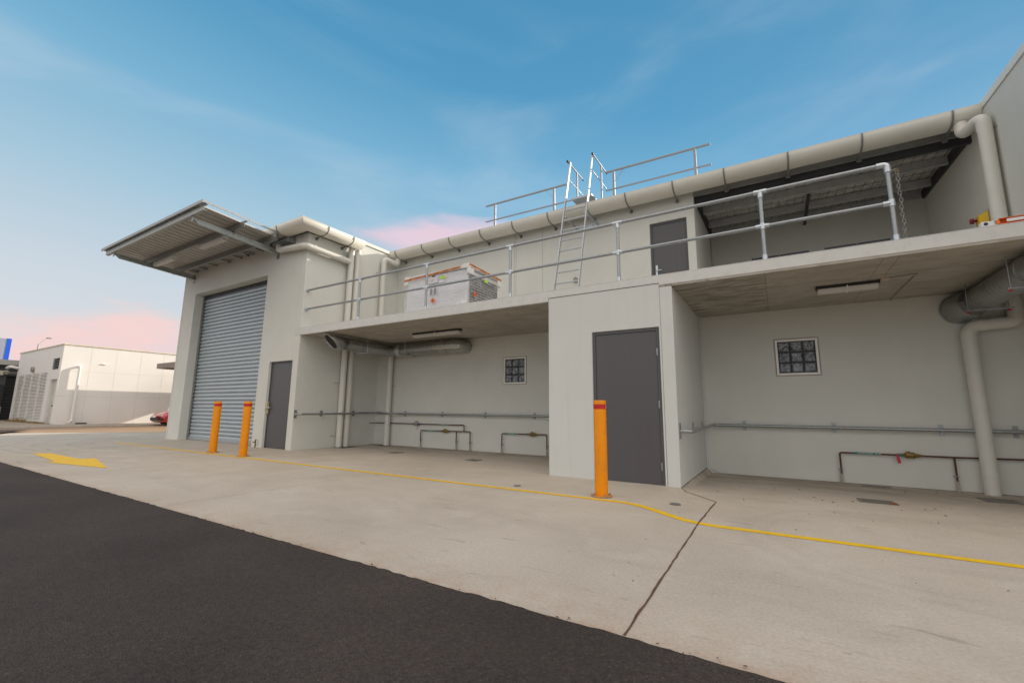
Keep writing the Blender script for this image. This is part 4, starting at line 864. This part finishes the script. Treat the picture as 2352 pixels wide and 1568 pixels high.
for i, x in enumerate((-3.61, -3.575, -3.50, -3.465)): mb.box(x, x+.018, ky0-.0165, ky0-.0155, 3.33+.01*(i % 2), 3.47)
mb.build('printed_marks', mat('print_grey', (.12, .13, .15), .6), K, smooth=False)
def diamond(c, u, nrm_m, nm):
    c = Vector(c); u = Vector(u); r_ = .062; z = Vector((0, 0, 1)); n_ = u.cross(z)*.001
    mb = MB(); mb.add([c+u*r_, c+z*r_, c-u*r_, c-z*r_, c+u*r_+n_, c+z*r_+n_, c-u*r_+n_, c-z*r_+n_], [(0, 1, 2, 3), (4, 5, 6, 7), (0, 1, 5, 4), (1, 2, 6, 5), (2, 3, 7, 6), (3, 0, 4, 7)]); o = mb.build(nm, orl, K, smooth=False)
    mb = MB(); q = c+n_*2; mb.add([q+u*.02, q+z*.012, q-u*.02, q-z*.008], [(0, 1, 2, 3)]); mb.build('symbol', ink, o, smooth=False)
diamond((-3.53, ky0-.016, 3.205), (1, 0, 0), orl, 'warning_diamond'); diamond((kx1+.014, .66, 3.27), (0, 1, 0), orl, 'warning_diamond')
mb = MB(); mb.box(kx1+.013, kx1+.0145, .98, 1.10, 3.61, 3.67); tag(mb.build('warning_label', lime, K), 'lime green sticker on the wire side')

# emergency switch + isolator on the right wall, stored orange ladder
t = root('stop_switch', (5.36, 2.75, 3.9), 'yellow stop switch box with a red mushroom button on the upper right wall', 'switch')
mb = MB(); mb.box(XR-.06, XR-.002, 2.66, 2.92, 3.78, 4.06); mb.build('isolator_box', mat('isolator_grey', (.48, .49, .485), .5), t, bevel=.01)
mb = MB(); mb.add([(XR-.065, y, z) for y, z in ((2.78, 3.82), (3.02, 3.82), (3.02, 4.02), (2.78, 4.02))]+[(XR-.16, y, z) for y, z in ((2.84, 3.86), (2.97, 3.86), (2.97, 3.98), (2.84, 3.98))], [(0, 1, 2, 3), (4, 5, 6, 7), (0, 1, 5, 4), (1, 2, 6, 5), (2, 3, 7, 6), (3, 0, 4, 7)]); mb.build('yellow_shroud', yel, t, bevel=.006)
mb = MB(); mb.tube([(XR-.16, 2.905, 3.92), (XR-.20, 2.905, 3.92)], .02, 12); mb.tube([(XR-.20, 2.905, 3.92), (XR-.235, 2.905, 3.92)], [.045, .04], 16); mb.build('mushroom_button', mat('button_red', (.22, .015, .03), .35), t)
t = root('step_ladder', (5, .09, ZT), 'orange fibreglass ladder with white end lying on the deck at right', 'ladder')
Z = ZT+.006
mb = MB(); mb.ext([(0, .004), (.07, .004), (.07, .06), (0, .055)], (0, .02, Z), (0, 1, 0), (0, 0, 1), (1, 0, 0), 4.405, 4.52); mb.build('end_bracket', whitem, t, bevel=.004)
mb = MB(); mb.disc((4.44, .018, Z+.03), (0, 1, 0), .017, .004, 16); mb.build('rivet', navy, t)
mb = MB(); mb.ext([(0, .0), (.075, .0), (.075, .07), (0, .07), (0, .063), (.06, .063), (.06, .008), (0, .008)], (0, .015, Z), (0, 1, 0), (0, 0, 1), (1, 0, 0), 4.54, 7.4); mb.bar((4.50, .05, Z+.03), (4.545, .05, Z+.035), .06, .045); sr = mb.build('side_rail', orangeL, t, bevel=.003)
mb = MB(); mb.ext([(0, .0), (.075, .0), (.075, .07), (0, .07)], (0, .45, Z), (0, 1, 0), (0, 0, 1), (1, 0, 0), 4.54, 7.4); mb.build('side_rail', orangeL, t)
mb = MB(); mb.box(4.59, 4.76, .012, .0145, Z+.022, Z+.052); mb.build('sticker', foam, t, smooth=False)
for x in (4.9, 5.2, 5.5, 5.8, 6.1, 6.4): mb = MB(); mb.box(x, x+.07, .09, .45, Z+.02, Z+.05); mb.build('rung', alu, t)

# ------------------------------------------------------------------ wall guard rails in the bays
t = root('bump_rail', (-7.2, 1.2, .85), 'galvanised pipe guard rail on the walls of the left bay', 'railing')
xs_ = X1+.20; yb_ = YB-.10
mb = MB(); mb.tube(rpath([(X1+.015, .03, .835), (xs_-.0, .03, .835), (xs_+.03, .9, .84), (xs_+.03, 1.60, .855), (X1+.07, 1.85, .86), (X1+.07, 2.37, .865), (-6.95, 2.38, .865), (-6.85, 2.25, .855), (-6.5, 2.23, .852), (-6.4, yb_, .852), (XB1-.01, yb_, .852)], .07), .024, 14); mb.build('rail', galv, t)
mb = MB(); mb.box(X1+.001, X1+.014, -.0+.005, .075, .74, .93); mb.build('end_plate', galvd, t, bevel=.003)
for p in ((X1, .73), (X1, 1.7)):
    mb = MB(); mb.box(X1+.001, X1+.012, p[1]-.035, p[1]+.035, .78, .92); mb.box(X1+.012, X1+.19, p[1]-.02, p[1]+.02, .845, .853); mb.build('wall_bracket', galvd, t)
for x in (-6.15, -4.858, -3.53, -2.2):
    mb = MB(); mb.box(x-.024, x+.024, YB-.012, YB-.001, .78, .92); mb.box(x-.02, x+.02, YB-.10, YB-.012, .822, .83); mb.build('wall_bracket', galvd, t)
mb = MB(); mb.tube(rpath([(-1.85, yb_-.03, .80), (-1.7, yb_-.03, .80), (XB1-.02, yb_-.03, .80)], .05), .024, 12); mb.build('lower_return', galvl, t)
t = root('bump_rail', (1.3, 1.2, .75), 'galvanised pipe guard rail on the walls of the right bay', 'railing')
mb = MB(); mb.tube(rpath([(XB2+.012, .08, .722), (XB2+.16, .08, .722), (XB2+.17, 1.2, .735), (XB2+.15, yb_, .752), (XB2+.5, yb_, .752), (5.59, yb_, .752)], .10), .026, 16); mb.build('rail', galv, t)
mb = MB(); mb.box(XB2+.001, XB2+.013, .035, .125, .62, .83); mb.build('end_plate', galvd, t, bevel=.003)
for y in (1.15, 2.1):
    mb = MB(); mb.box(XB2+.001, XB2+.010, y-.03, y+.03, .68, .82); mb.box(XB2+.01, XB2+.16, y-.02, y+.02, .73, .738); mb.build('wall_bracket', galv, t)
for x in (1.93, 3.183, 4.434, 5.17):
    mb = MB(); mb.box(x-.024, x+.024, YB-.012, YB-.001, .67, .83); mb.box(x-.02, x+.02, YB-.10, YB-.012, .722, .73); mb.build('wall_bracket', galv, t)

# ------------------------------------------------------------------ cold water pipes
yp = YB-.05
def wpipe(paths, base, label, valves, bands, drops, grp='copper cold water pipes'):
    t = root('water_pipe', base, label, 'water pipe', grp)
    mb = MB()
    for p in paths: mb.tube(rpath(p, .03, 4), .0125, 10)
    for p in paths:
        for q in p[1:-1]: pass
    mb.build('pipe', copper, t)
    for x, z, kind in valves:
        if kind == 'brass':
            mb = MB(); mb.tube([(x-.16, yp, z), (x-.155, yp, z), (x-.13, yp, z), (x-.08, yp, z), (x-.07, yp, z), (x-.05, yp, z), (x+.03, yp, z), (x+.05, yp, z), (x+.09, yp, z), (x+.13, yp, z)], [.014, .02, .02, .02, .032, .042, .044, .03, .022, .014], 8)
            mb.tube([(x-.03, yp, z), (x-.03, yp, z+.055)], .022, 8); mb.tube([(x+.01, yp-.03, z-.02), (x+.01, yp-.03, z+.03)], .018, 8); vv = mb.build('check_valve', brass, t)
            mb = MB(); mb.box(x-.15, x-.09, yp-.024, yp-.012, z-.014, z+.012); mb.build('valve_handle', green, vv)
        else:
            mb = MB(); mb.tube([(x-.12, yp, z), (x-.11, yp, z), (x+.11, yp, z), (x+.12, yp, z)], [.013, .02, .02, .013], 8); vv = mb.build('valve_union', blue, t)
            mb = MB(); mb.tube([(x-.05, yp, z), (x+.05, yp, z)], .032, 8)
            for k in (-.045, 0, .045): mb.tube([(x+k, yp-.01, z), (x+k, yp-.01, z+.085)], .010, 8); mb.tube([(x+k*.8, yp-.02, z), (x+k*1.4, yp-.02, z-.06)], .008, 8)
            mb.tube([(x+.03, yp-.01, z), (x+.03, yp-.01, z-.15)], .005, 6); mb.build('pressure_valve', mat('worn_brass', (.42, .33, .27), .4, .5, var=.3, scale=30), vv)
    for x0, x1, z in bands:
        mb = MB(); mb.tube([(x0, yp, z), (x1, yp, z)], .0145, 12); bd = mb.build('pipe_label', green, t)
        text('pipe_lettering', 'COLD WATER', .028, ((x0*.55+x1*.45), yp-.0155, z-.001), (1, 0, 0), (0, 0, 1), whitem, bd)
        mb = MB(); c = x1-.02
        for dx in (-.04, 0):
            mb.add([(c+dx, yp-.0158, z+.009), (c+dx+.012, yp-.0158, z+.009), (c+dx+.026, yp-.0158, z), (c+dx+.012, yp-.0158, z-.009), (c+dx, yp-.0158, z-.009), (c+dx+.014, yp-.0158, z)], [(0, 1, 2, 5), (5, 2, 3, 4)])
        mb.build('flow_arrow', whitem, bd, smooth=False)
    for x, z0 in drops:
        mb = MB(); mb.tube([(x, yp, z0), (x, yp, z0+.14)], .018, 10); mb.build('sleeve', cond, t)
        mb = MB(); mb.box(x-.028, x+.028, yp-.014, yp+.04, z0+.20, z0+.212); mb.build('pipe_clip', galvd, t)
    return t
wpipe([[(-7.33, 2.27, .585), (-7.18, yp, .59), (-4.125, yp, .60), (-4.125, yp, .44)], [(-5.53, yp, 0), (-5.53, yp, .435), (-3.94, yp, .45), (-3.94, yp, 0)], [(-4.36, yp, 0), (-4.36, yp, .445)]], (-4.9, yp, 0),
      'branching brown copper water pipes low on the left bay wall with blue and brass valves', [(-5.69, .592, 'blue'), (-4.70, .442, 'brass')], [(-4.95, -4.62, .597), (-5.38, -5.02, .437)], [(-5.53, 0), (-4.36, 0), (-3.94, 0)])
wpipe([[(-3.035, yp, 0), (-3.03, yp, .44), (-1.88, yp, .455), (-1.88, yp, 0)]], (-2.45, yp, 0),
      'small brown copper pipe loop next to the store wall in the left bay', [(-2.22, .45, 'brass')], [(-2.93, -2.60, .444)], [(-3.035, 0), (-1.88, 0)])
tt = wpipe([[(3.219, yp, -.08), (3.219, yp, .375), (4.517, yp, .378), (5.59, yp, .395)], [(4.517, yp, -.08), (4.517, yp, .378)]], (4.3, yp, -.08),
      'brown copper pipe with brass valve and pink tag low in the right bay', [(4.06, .380, 'brass')], [(3.385, 3.71, .376)], [(3.219, -.085), (4.517, -.085)])
mb = MB(); mb.add([(3.885, yp-.03, .345), (3.925, yp-.03, .342), (3.935, yp-.034, .262), (3.895, yp-.034, .262)], [(0, 1, 2, 3)]); mb.tube([(3.90, yp-.015, .39), (3.905, yp-.03, .345)], .012, 8); mb.build('warning_tag', tagpink, tt, smooth=False)

# tap by roller door
t = root('garden_tap', (-8.74, -.05, .0), 'small copper garden tap at the foot of the wall beside the roller door', 'tap')
mb = MB(); mb.tube([(-8.74, -.05, 0), (-8.74, -.05, .17)], .014, 8); mb.build('riser', copper, t)
mb = MB(); mb.tube([(-8.74, -.05, .14), (-8.70, -.13, .13)], .014, 8); mb.tube([(-8.74, -.05, .17), (-8.74, -.05, .20)], .02, 8); mb.build('spout', brass, t)

# ------------------------------------------------------------------ bollards
def bollard():
    t = root('bollard', (0, 0, 0), 'x', 'bollard', 'orange bollards with red bands')
    mb = MB(); mb.tube([(0, 0, .008), (0, 0, 1.09), (0, 0, 1.097), (0, 0, 1.103)], [.0745, .0745, .072, .062], 32); mb.build('post', orange, t)
    mb = MB(); mb.tube([(0, 0, 1.0), (0, 0, 1.057)], .0757, 32); bd = mb.build('reflective_band', redm, t)
    for a in (3,):
        mb = MB()
        for z0, z1 in ((1.006, 1.018), (1.023, 1.036), (1.041, 1.053)):
            q = []
            for k in range(4):
                an = math.radians(a-6+k*4); q.append(an)
            vs = [(.0765*math.cos(an), .0765*math.sin(an), z) for z in (z0, z1) for an in q]; mb.add(vs, [(k, k+1, 5+k, 4+k) for k in range(3)])
        mb.build('band_mark', whitem, bd, smooth=False)
    mb = MB(); mb.tube([(0, 0, .0), (0, 0, .010)], .125, 32); fl = mb.build('base_flange', mat('flange_worn', (.48, .24, .08), .6, var=.4, scale=20, stain=(16, .7, (.30, .25, .20), (1, 1, 1))), t, bevel=.002)
    for k in range(4):
        an = math.pi/4+k*math.pi/2; mb = MB(); mb.tube([(.102*math.cos(an), .102*math.sin(an), .01), (.102*math.cos(an), .102*math.sin(an), .026)], .011, 6); mb.build('anchor_bolt', galvd, fl)
    return t
b0 = bollard(); b0.location = (-8.2, -1.25, .003); b0['label'] = 'orange bollard in front of the roller door, the one on the left of the pair'
cc = copytree(b0, (-6.93, -1.27, .003), 'orange bollard in front of the roller door, the one nearer the small grey door'); cc.rotation_euler.z = 2.6
copytree(b0, (.615, -1.14, .003), 'lone orange bollard standing in front of the wide grey store door')
b0.rotation_euler.z = math.radians(-98)

# ------------------------------------------------------------------ floor grates and manholes
def grate(c, a, bdir, nx_, ang, name, label, z, m=cast, slots=True, grp=None):
    t = root(name, (c[0], c[1], z), label, 'floor grate' if slots else 'pit cover', grp)
    ca, sa = math.cos(ang), math.sin(ang); R_ = lambda u, v: (c[0]+u*ca-v*sa, c[1]+u*sa+v*ca)
    def q(mb, u0, u1, v0, v1, z0, z1):
        pts = [R_(u0, v0), R_(u1, v0), R_(u1, v1), R_(u0, v1)]
        mb.add([(x, y, z0) for x, y in pts]+[(x, y, z1) for x, y in pts], [(3, 2, 1, 0), (4, 5, 6, 7), (0, 1, 5, 4), (1, 2, 6, 5), (2, 3, 7, 6), (3, 0, 4, 7)])
    h = a/2; k = bdir/2
    if slots:
        mb = MB(); q(mb, -h, h, -k, k, z+.001, z+.0035); mb.build('pit', darkj, t, smooth=False)
        mb = MB(); q(mb, -h, h, -k, -k+.02, z+.0036, z+.009); q(mb, -h, h, k-.02, k, z+.0036, z+.009); q(mb, -h, -h+.02, -k+.02, k-.02, z+.0036, z+.009); q(mb, h-.02, h, -k+.02, k-.02, z+.0036, z+.009)
        for i in range(nx_): u = -h+.02+(a-.04)*(i+.5)/nx_; q(mb, u-.007, u+.007, -k+.02, k-.02, z+.0036, z+.008)
        q(mb, -h+.02, h-.02, -.008, .008, z+.0036, z+.0085)
        mb.build('grate', m, t, smooth=False)
    else:
        mb = MB(); q(mb, -h, h, -k, k, z+.001, z+.004); mb.build('frame', m, t, smooth=False)
        mb = MB(); q(mb, -h+.03, h-.03, -k+.03, k-.03, z+.0045, z+.0055)
        for i in range(6): u = -h+.05+(a-.1)*i/5; q(mb, u-.004, u+.004, -k+.05, k-.05, z+.006, z+.008)
        mb.build('lid', mat('pit_lid', (.17, .155, .135), .7, .2, var=.3, scale=12), t, smooth=False)
    return t
g_ = grate((3.36, .60), .34, .30, 11, 0, 'drain_grate', 'slotted drain grate with a rusty corner in the middle of the right bay floor', gz(3.36, .6)+.001)
mb = MB()
for i in range(14): chip_x = 3.50+random.uniform(-.03, .03); chip_y = .50+random.uniform(-.04, .04); mb.tube([(chip_x, chip_y, gz(3.4, .6)+.004), (chip_x+random.uniform(-.02, .02), chip_y, gz(3.4, .6)+.016)], .011, 5)
mb.build('rust_patch', rust, g_)
grate((4.72, 1.72), .34, .34, 11, 0, 'drain_grate', 'slotted drain grate directly under the far right downpipe', gz(4.72, 1.72)+.001)
grate((3.6, 2.28), .34, .12, 9, 0, 'drain_grate', 'narrow dark drain slot against the right bay wall below the valve', gz(3.6, 2.3)+.001)
grate((-7.05, 1.30), .44, .5, 9, 0, 'pit_cover', 'dark pit cover beneath the pair of downpipes in the left bay', .001, slots=False)
grate((-6.74, 2.27), .36, .30, 9, 0, 'pit_cover', 'dark pit cover beneath the swan neck downpipe in the left bay corner', .001, slots=False)
grate((-5.0, 1.06), .24, .24, 9, 0, 'drain_grate', 'small square drain in the left bay floor in front of the water pipes', .001)
grate((-2.72, .90), .24, .24, 9, 0, 'drain_grate', 'small square drain in the left bay floor nearer the white store wall', .001)
for c, r_, l in (((1.427, -1.113), .052, 'round steel floor cap beside the yellow line bend'), ((-.55, -1.10), .045, 'round steel floor cap beside the yellow line left of the store')):
    t = root('floor_cap', (c[0], c[1], 0), l, 'floor cap')
    mb = MB(); mb.tube([(*c, .001), (*c, .004)], r_+.006, 28); mb.build('rim', galvd, t); mb = MB(); mb.tube([(*c, .0045), (*c, .0065)], r_, 28); mb.build('lid', manh, t)

# ------------------------------------------------------------------ far white building
Bf = root('white_warehouse', (-33, 4, 0), 'low white panelled warehouse across the side road with louvres on one face', 'building')
PF = lambda m_, name, m, **k: m_.build(name, m, Bf, **k)
XF, YF = -30.93, 1.235
mb = MB(); mb.box(XF-.2, XF, YF, 18, -.1, 4.30); PF(mb, 'long_wall', farw)
w = wallgrid('y', YF+.001, .2, -39.8, XF-.2, -.1, 4.30, [(-39.3, -33.0, .12, 2.85), (-32.42, -31.25, -.1, 2.42), (-32.5, -31.35, 2.97, 3.60)]); PF(w, 'louvre_wall', farw2)
mb = MB(); mb.box(-39.8, -39.6, YF+.2, 18, -.1, 4.3); mb.box(-39.6, XF-.2, 17.8, 18, -.1, 4.3); PF(mb, 'rear_wall', farw2)
mb = MB(); mb.box(-39.6, XF-.2, YF+.2, 17.8, 4.0, 4.1); PF(mb, 'roof', roofm)
mb = MB(); mb.box(-39.88, XF+.04, YF-.04, YF+.22, 4.30, 4.37); mb.box(XF-.22, XF+.04, YF+.22, 18, 4.30, 4.37); PF(mb, 'capping', mat('far_cap', (.66, .60, .46), .6), bevel=.01)
mb = MB()
for y in (2.405, 3.53, 4.70, 5.87, 7.0, 8.2): mb.box(XF, XF+.003, y-.010, y+.010, 0, 4.3)
for z in (1.49, 2.885): mb.box(XF, XF+.003, YF, 14, z-.010, z+.010)
PF(mb, 'panel_joint', mat('far_joint', (.69, .65, .58), .8), smooth=False)
# louvres
mb = MB(); z = .16
while z < 2.84: mb.bar((-39.28, YF+.015, z), (-33.02, YF+.015, z), .075, .014, up=(0, -.75, .66)); z += .085
lv = PF(mb, 'louvre_panel', mat('louvre_white', (.70, .69, .66), .5), smooth=False)
for x in (-39.26, -37.80, -36.15, -34.55, -33.04): mb = MB(); mb.box(x-.045, x+.045, YF-.025, YF+.06, .0, 2.86); mb.build('louvre_mullion', farw2, lv)
mb = MB(); mb.box(-39.3, -33.0, YF-.018, YF+.1, -.05, .13); mb.build('louvre_sill', farw2, lv)
mb = MB(); mb.box(-39.3, -33.0, YF+.10, YF+.14, 0, 2.86); mb.build('louvre_backing', mat('louvre_gap', (.22, .21, .19), .8), lv)
mb = MB(); z = 2.99
while z < 3.6: mb.bar((-32.5, YF+.05, z), (-31.35, YF+.05, z), .09, .012, up=(0, -.7, .7)); z += .09
lw = PF(mb, 'wall_vent', mat('vent_grey', (.13, .13, .14), .5), smooth=False)
mb = MB(); mb.box(-32.5, -31.35, YF+.12, YF+.16, 2.97, 3.6); mb.build('vent_backing', fardk, lw)
prof = []; z = 0
while z < 2.42: prof += [(YF+.14, z), (YF+.125, z+.04), (YF+.14, z+.08), (YF+.16, z+.09)]; z += .10
mb = MB(); mb.strip(prof, (0, 0, 0), (0, 1, 0), (0, 0, 1), (1, 0, 0), -32.4, -31.27); rs = PF(mb, 'roller_shutter', mat('shutter_cream', (.60, .58, .52), .5), smooth=False)
mb = MB(); mb.box(-31.9, -31.7, YF+.09, YF+.13, .92, 1.0); mb.build('shutter_handle', ink, rs)
mb = MB(); mb.disc((-36.05, YF, 3.12), (0, -1, 0), .17, .12); mb.build('wall_lamp', orb, Bf)
mb = MB(); mb.box(XF, XF+.07, 2.90, 3.08, 3.34, 3.40); mb.build('wall_lamp', whitem, Bf, bevel=.02)
mb = MB(); mb.tube(rpath([(XF, 1.95, 3.14), (XF+.20, 1.95, 3.14), (XF+.20, 1.95, .12), (XF+.42, 1.80, .12)], .14), .065, 16)
tag(mb.build('downpipe', farw2, root=(XF+.2, 1.95, 0)), 'white downpipe casting a long shadow on the sunlit warehouse wall', 'downpipe')
mb = MB(); mb.box(XF+.05, XF+.4, 2.15, 2.55, -.05, .05); tag(mb.build('wheel_stop', rubber, root=(XF+.2, 2.3, 0), bevel=.02), 'small black block on the footpath beside the white downpipe foot', 'block')
mb = MB(); mb.tube(rpath([(-39.7, YF-.02, 3.36), (-39.7, YF-.35, 3.44), (-40.2, YF-.40, 3.36)], .2), .09, 12); tag(mb.build('vent_pipe', farw2, root=(-39.8, 1, 3.3)), 'white bent vent pipe at the warehouse left corner', 'pipe')
# grass tufts by louvres
mb = MB()
for i in range(700):
    x = random.uniform(-39, -31.2); y = YF-.12-random.random()*.25; h = random.uniform(.04, .22)*(1.4 if -37.5 < x < -35 else .7); a = random.uniform(0, 3.14); dx, dy = .012*math.cos(a), .012*math.sin(a); lx, ly_ = random.uniform(-.08, .08), random.uniform(-.08, .08)
    mb.add([(x-dx, y-dy, 0), (x+dx, y+dy, 0), (x+lx, y+ly_, h)], [(0, 1, 2)])
tag(mb.build('dry_grass', straw, smooth=False, fixn=False), 'dry grass growing along the foot of the louvred wall', 'grass', kind='stuff')
# charcoal building behind
Bd = root('charcoal_building', (-43, -2, 0), 'charcoal grey building with a dark roller door at the left edge', 'building')
mb = MB(); mb.box(-48, -41, -9, 1.0, -.1, 3.58); mb.box(-48, -41, 1.0, 4.5, 2.9, 3.58); mb.box(-48, -41.0, 3.0, 4.5, -.1, 2.9); mb.build('wall', farg, Bd)
mb = MB(); mb.box(-48.4, -40.6, -9.4, 4.7, 3.58, 3.92); mb.build('fascia', fargl, Bd, bevel=.01)
mb = MB(); prof = []; z = 0
while z < 2.9: prof += [(-41.12, z), (-41.10, z+.04), (-41.12, z+.08), (-41.15, z+.09)]; z += .1
mb.strip(prof, (0, 0, 0), (1, 0, 0), (0, 0, 1), (0, 1, 0), 1.0, 3.0); mb.build('roller_door', fardk, Bd, smooth=False)
mb = MB(); mb.box(-41.0, -40.97, .35, 1.0, -.1, 2.28); mb.build('dark_panel', fardk, Bd)
mb = MB(); mb.box(-40.998, -40.96, .80, 1.02, -.05, .87); mb.build('pale_panel', fargl, Bd)
mb = MB(); mb.box(-41, -40.7, .4, .8, 2.9, 3.2); mb.build('air_conditioner', mat('ac_beige', (.45, .42, .34), .5), Bd, bevel=.02)
mb = MB(); mb.disc((-41, .93, 3.1), (1, 0, 0), .14, .12); mb.build('round_lamp', orb, Bd)
mb = MB(); mb.box(-40.99, -40.9, .1, .62, 2.95, 3.45); mb.build('blue_panel', bluesign, Bd)
t = root('blue_sign', (-46, 1, 0), 'tall bright blue edged sign board rising above the charcoal roof', 'sign')
mb = MB(); mb.box(-46.2, -45.9, -3.0, 1.50, 3.0, 5.82); mb.build('face', greysign, t)
mb = MB(); mb.box(-46.22, -45.88, 1.50, 1.74, 3.0, 5.84); mb.build('blue_edge', bluesign, t)
t = root('street_lamp', (-50, 3.93, 0), 'thin street lamp with an outreach arm above the warehouse roof', 'street lamp')
mb = MB(); mb.tube([(-50, 3.93, 0), (-50, 3.93, 6.04)], .05, 10); mb.build('pole', galvd, t)
mb = MB(); mb.tube([(-50, 3.93, 6.02), (-50.2, 4.40, 6.62)], .03, 8); mb.build('arm', galvd, t)
mb = MB(); mb.box(-50.35, -50.1, 4.36, 4.66, 6.59, 6.66); mb.build('lamp_head', fargl, t, bevel=.02)
# brown carport beside the tall block
t = root('carport', (-26, 8, 0), 'brown roofed carport partly hidden behind the tall block, beside the red car', 'carport')
mb = MB(); mb.box(-29.3, -21.5, 5.0, 12.2, 3.30, 3.34); mb.build('roof', brownr, t)
mb = MB(); mb.box(-29.3, -21.5, 4.96, 5.0, 3.22, 3.52); mb.box(-29.3, -21.5, 12.2, 12.24, 3.22, 3.52); mb.box(-29.34, -29.3, 4.96, 12.24, 3.22, 3.52); mb.box(-21.5, -21.46, 4.96, 12.24, 3.22, 3.52); mb.build('fascia', brownr, t)
for x, y in ((-28.8, 6.5), (-28.8, 11.6), (-22.1, 6.5), (-22.1, 11.6), (-25.4, 11.6)): mb = MB(); mb.box(x-.1, x+.1, y-.1, y+.1, -.12, 3.30); mb.build('post', brownr, t)

# ------------------------------------------------------------------ red car (nose towards -y)
cx0, cy0, gzc = -26.45, 4.15, -.05
t = root('parked_car', (cx0, cy0+2.1, gzc), 'low red coupe parked nose out beside the tall block corner', 'car')
W2 = .88
sec = [(.0, .30, .52, .70), (.06, .22, .60, .84), (.30, .16, .72, .88), (.9, .16, .83, .89), (1.25, .16, .90, .89), (2.0, .16, .92, .90), (3.2, .16, .95, .90), (3.9, .18, .95, .86), (4.15, .28, .90, .80)]
mb = MB(); vs = []; nn = 12
for y, z0, z1, hw in sec:
    for x_, z_ in ((-.92, 0), (-1, .18), (-1, .55), (-.96, .80), (-.84, .95), (-.5, 1.0), (.5, 1.0), (.84, .95), (.96, .80), (1, .55), (1, .18), (.92, 0)): vs.append((cx0+x_*hw, cy0+y+(.10*abs(x_) if y < .1 else 0), gzc+z0+(z1-z0)*z_))
fs = [(i*nn+j, i*nn+(j+1) % nn, (i+1)*nn+(j+1) % nn, (i+1)*nn+j) for i in range(len(sec)-1) for j in range(nn)]+[tuple(range(nn)), tuple((len(sec)-1)*nn+j for j in range(nn))]
mb.add(vs, fs); bd = mb.build('body', carred, t, bevel=.01)
mb = MB(); cab_ = [(1.15, .88, .90, .74), (1.95, .90, 1.24, .58), (2.9, .93, 1.26, .56), (3.75, .94, .98, .68)]; vs = []
for y, z0, z1, hw in cab_:
    for x_, z_ in ((-1.06, 0), (-.95, .7), (-.8, .97), (.8, .97), (.95, .7), (1.06, 0)): vs.append((cx0+x_*hw, cy0+y, gzc+z0+(z1-z0)*z_))
mb.add(vs, [(i*6+j, i*6+j+1, (i+1)*6+j+1, (i+1)*6+j) for i in range(3) for j in range(5)]+[tuple(range(6)), tuple(18+j for j in range(6))]); mb.build('cabin_glass', carglass, t)
mb = MB(); mb.add([(cx0+x_*.56, cy0+y, gzc+z) for y, z in ((1.93, 1.245), (2.9, 1.268), (3.3, 1.16)) for x_ in (-1, 1)], [(0, 1, 3, 2), (2, 3, 5, 4)]); mb.build('roof', carred, t, solid=.02)
for s_ in (-1, 1):
    mb = MB(); mb.add([(cx0+s_*a, cy0+b, gzc+c) for a, b, c in ((.52, .075, .50), (.70, .12, .50), (.86, .50, .60), (.84, .52, .70), (.60, .20, .64), (.50, .10, .58))], [tuple(range(6))]); mb.build('headlight', chrome, t, solid=.03)
    mb = MB(); mb.add([(cx0+s_*a, cy0+b, gzc+c) for a, b, c in ((.55, .055, .30), (.74, .10, .30), (.74, .09, .42), (.60, .05, .42))], [(0, 1, 2, 3)]); mb.build('fog_lamp', fardk, t, solid=.02)
    for y in (.85, 3.35):
        mb = MB(); mb.tube([(cx0+s_*.70, cy0+y, gzc+.315), (cx0+s_*.885, cy0+y, gzc+.315)], .315, 28); wh = mb.build('wheel', rubber, t, bevel=.02)
        mb = MB(); mb.tube([(cx0+s_*.886, cy0+y, gzc+.315), (cx0+s_*.892, cy0+y, gzc+.315)], .20, 20); mb.build('rim', galvd, wh)
mb = MB(); mb.box(cx0-.5, cx0+.5, cy0-.012, cy0+.02, gzc+.28, gzc+.44); mb.build('grille', fardk, t)
mb = MB(); mb.box(cx0-.19, cx0+.19, cy0-.03, cy0-.014, gzc+.44, gzc+.54); mb.build('number_plate', foam, t)

for o in bpy.data.objects:
    if '_o' in o: del o['_o']
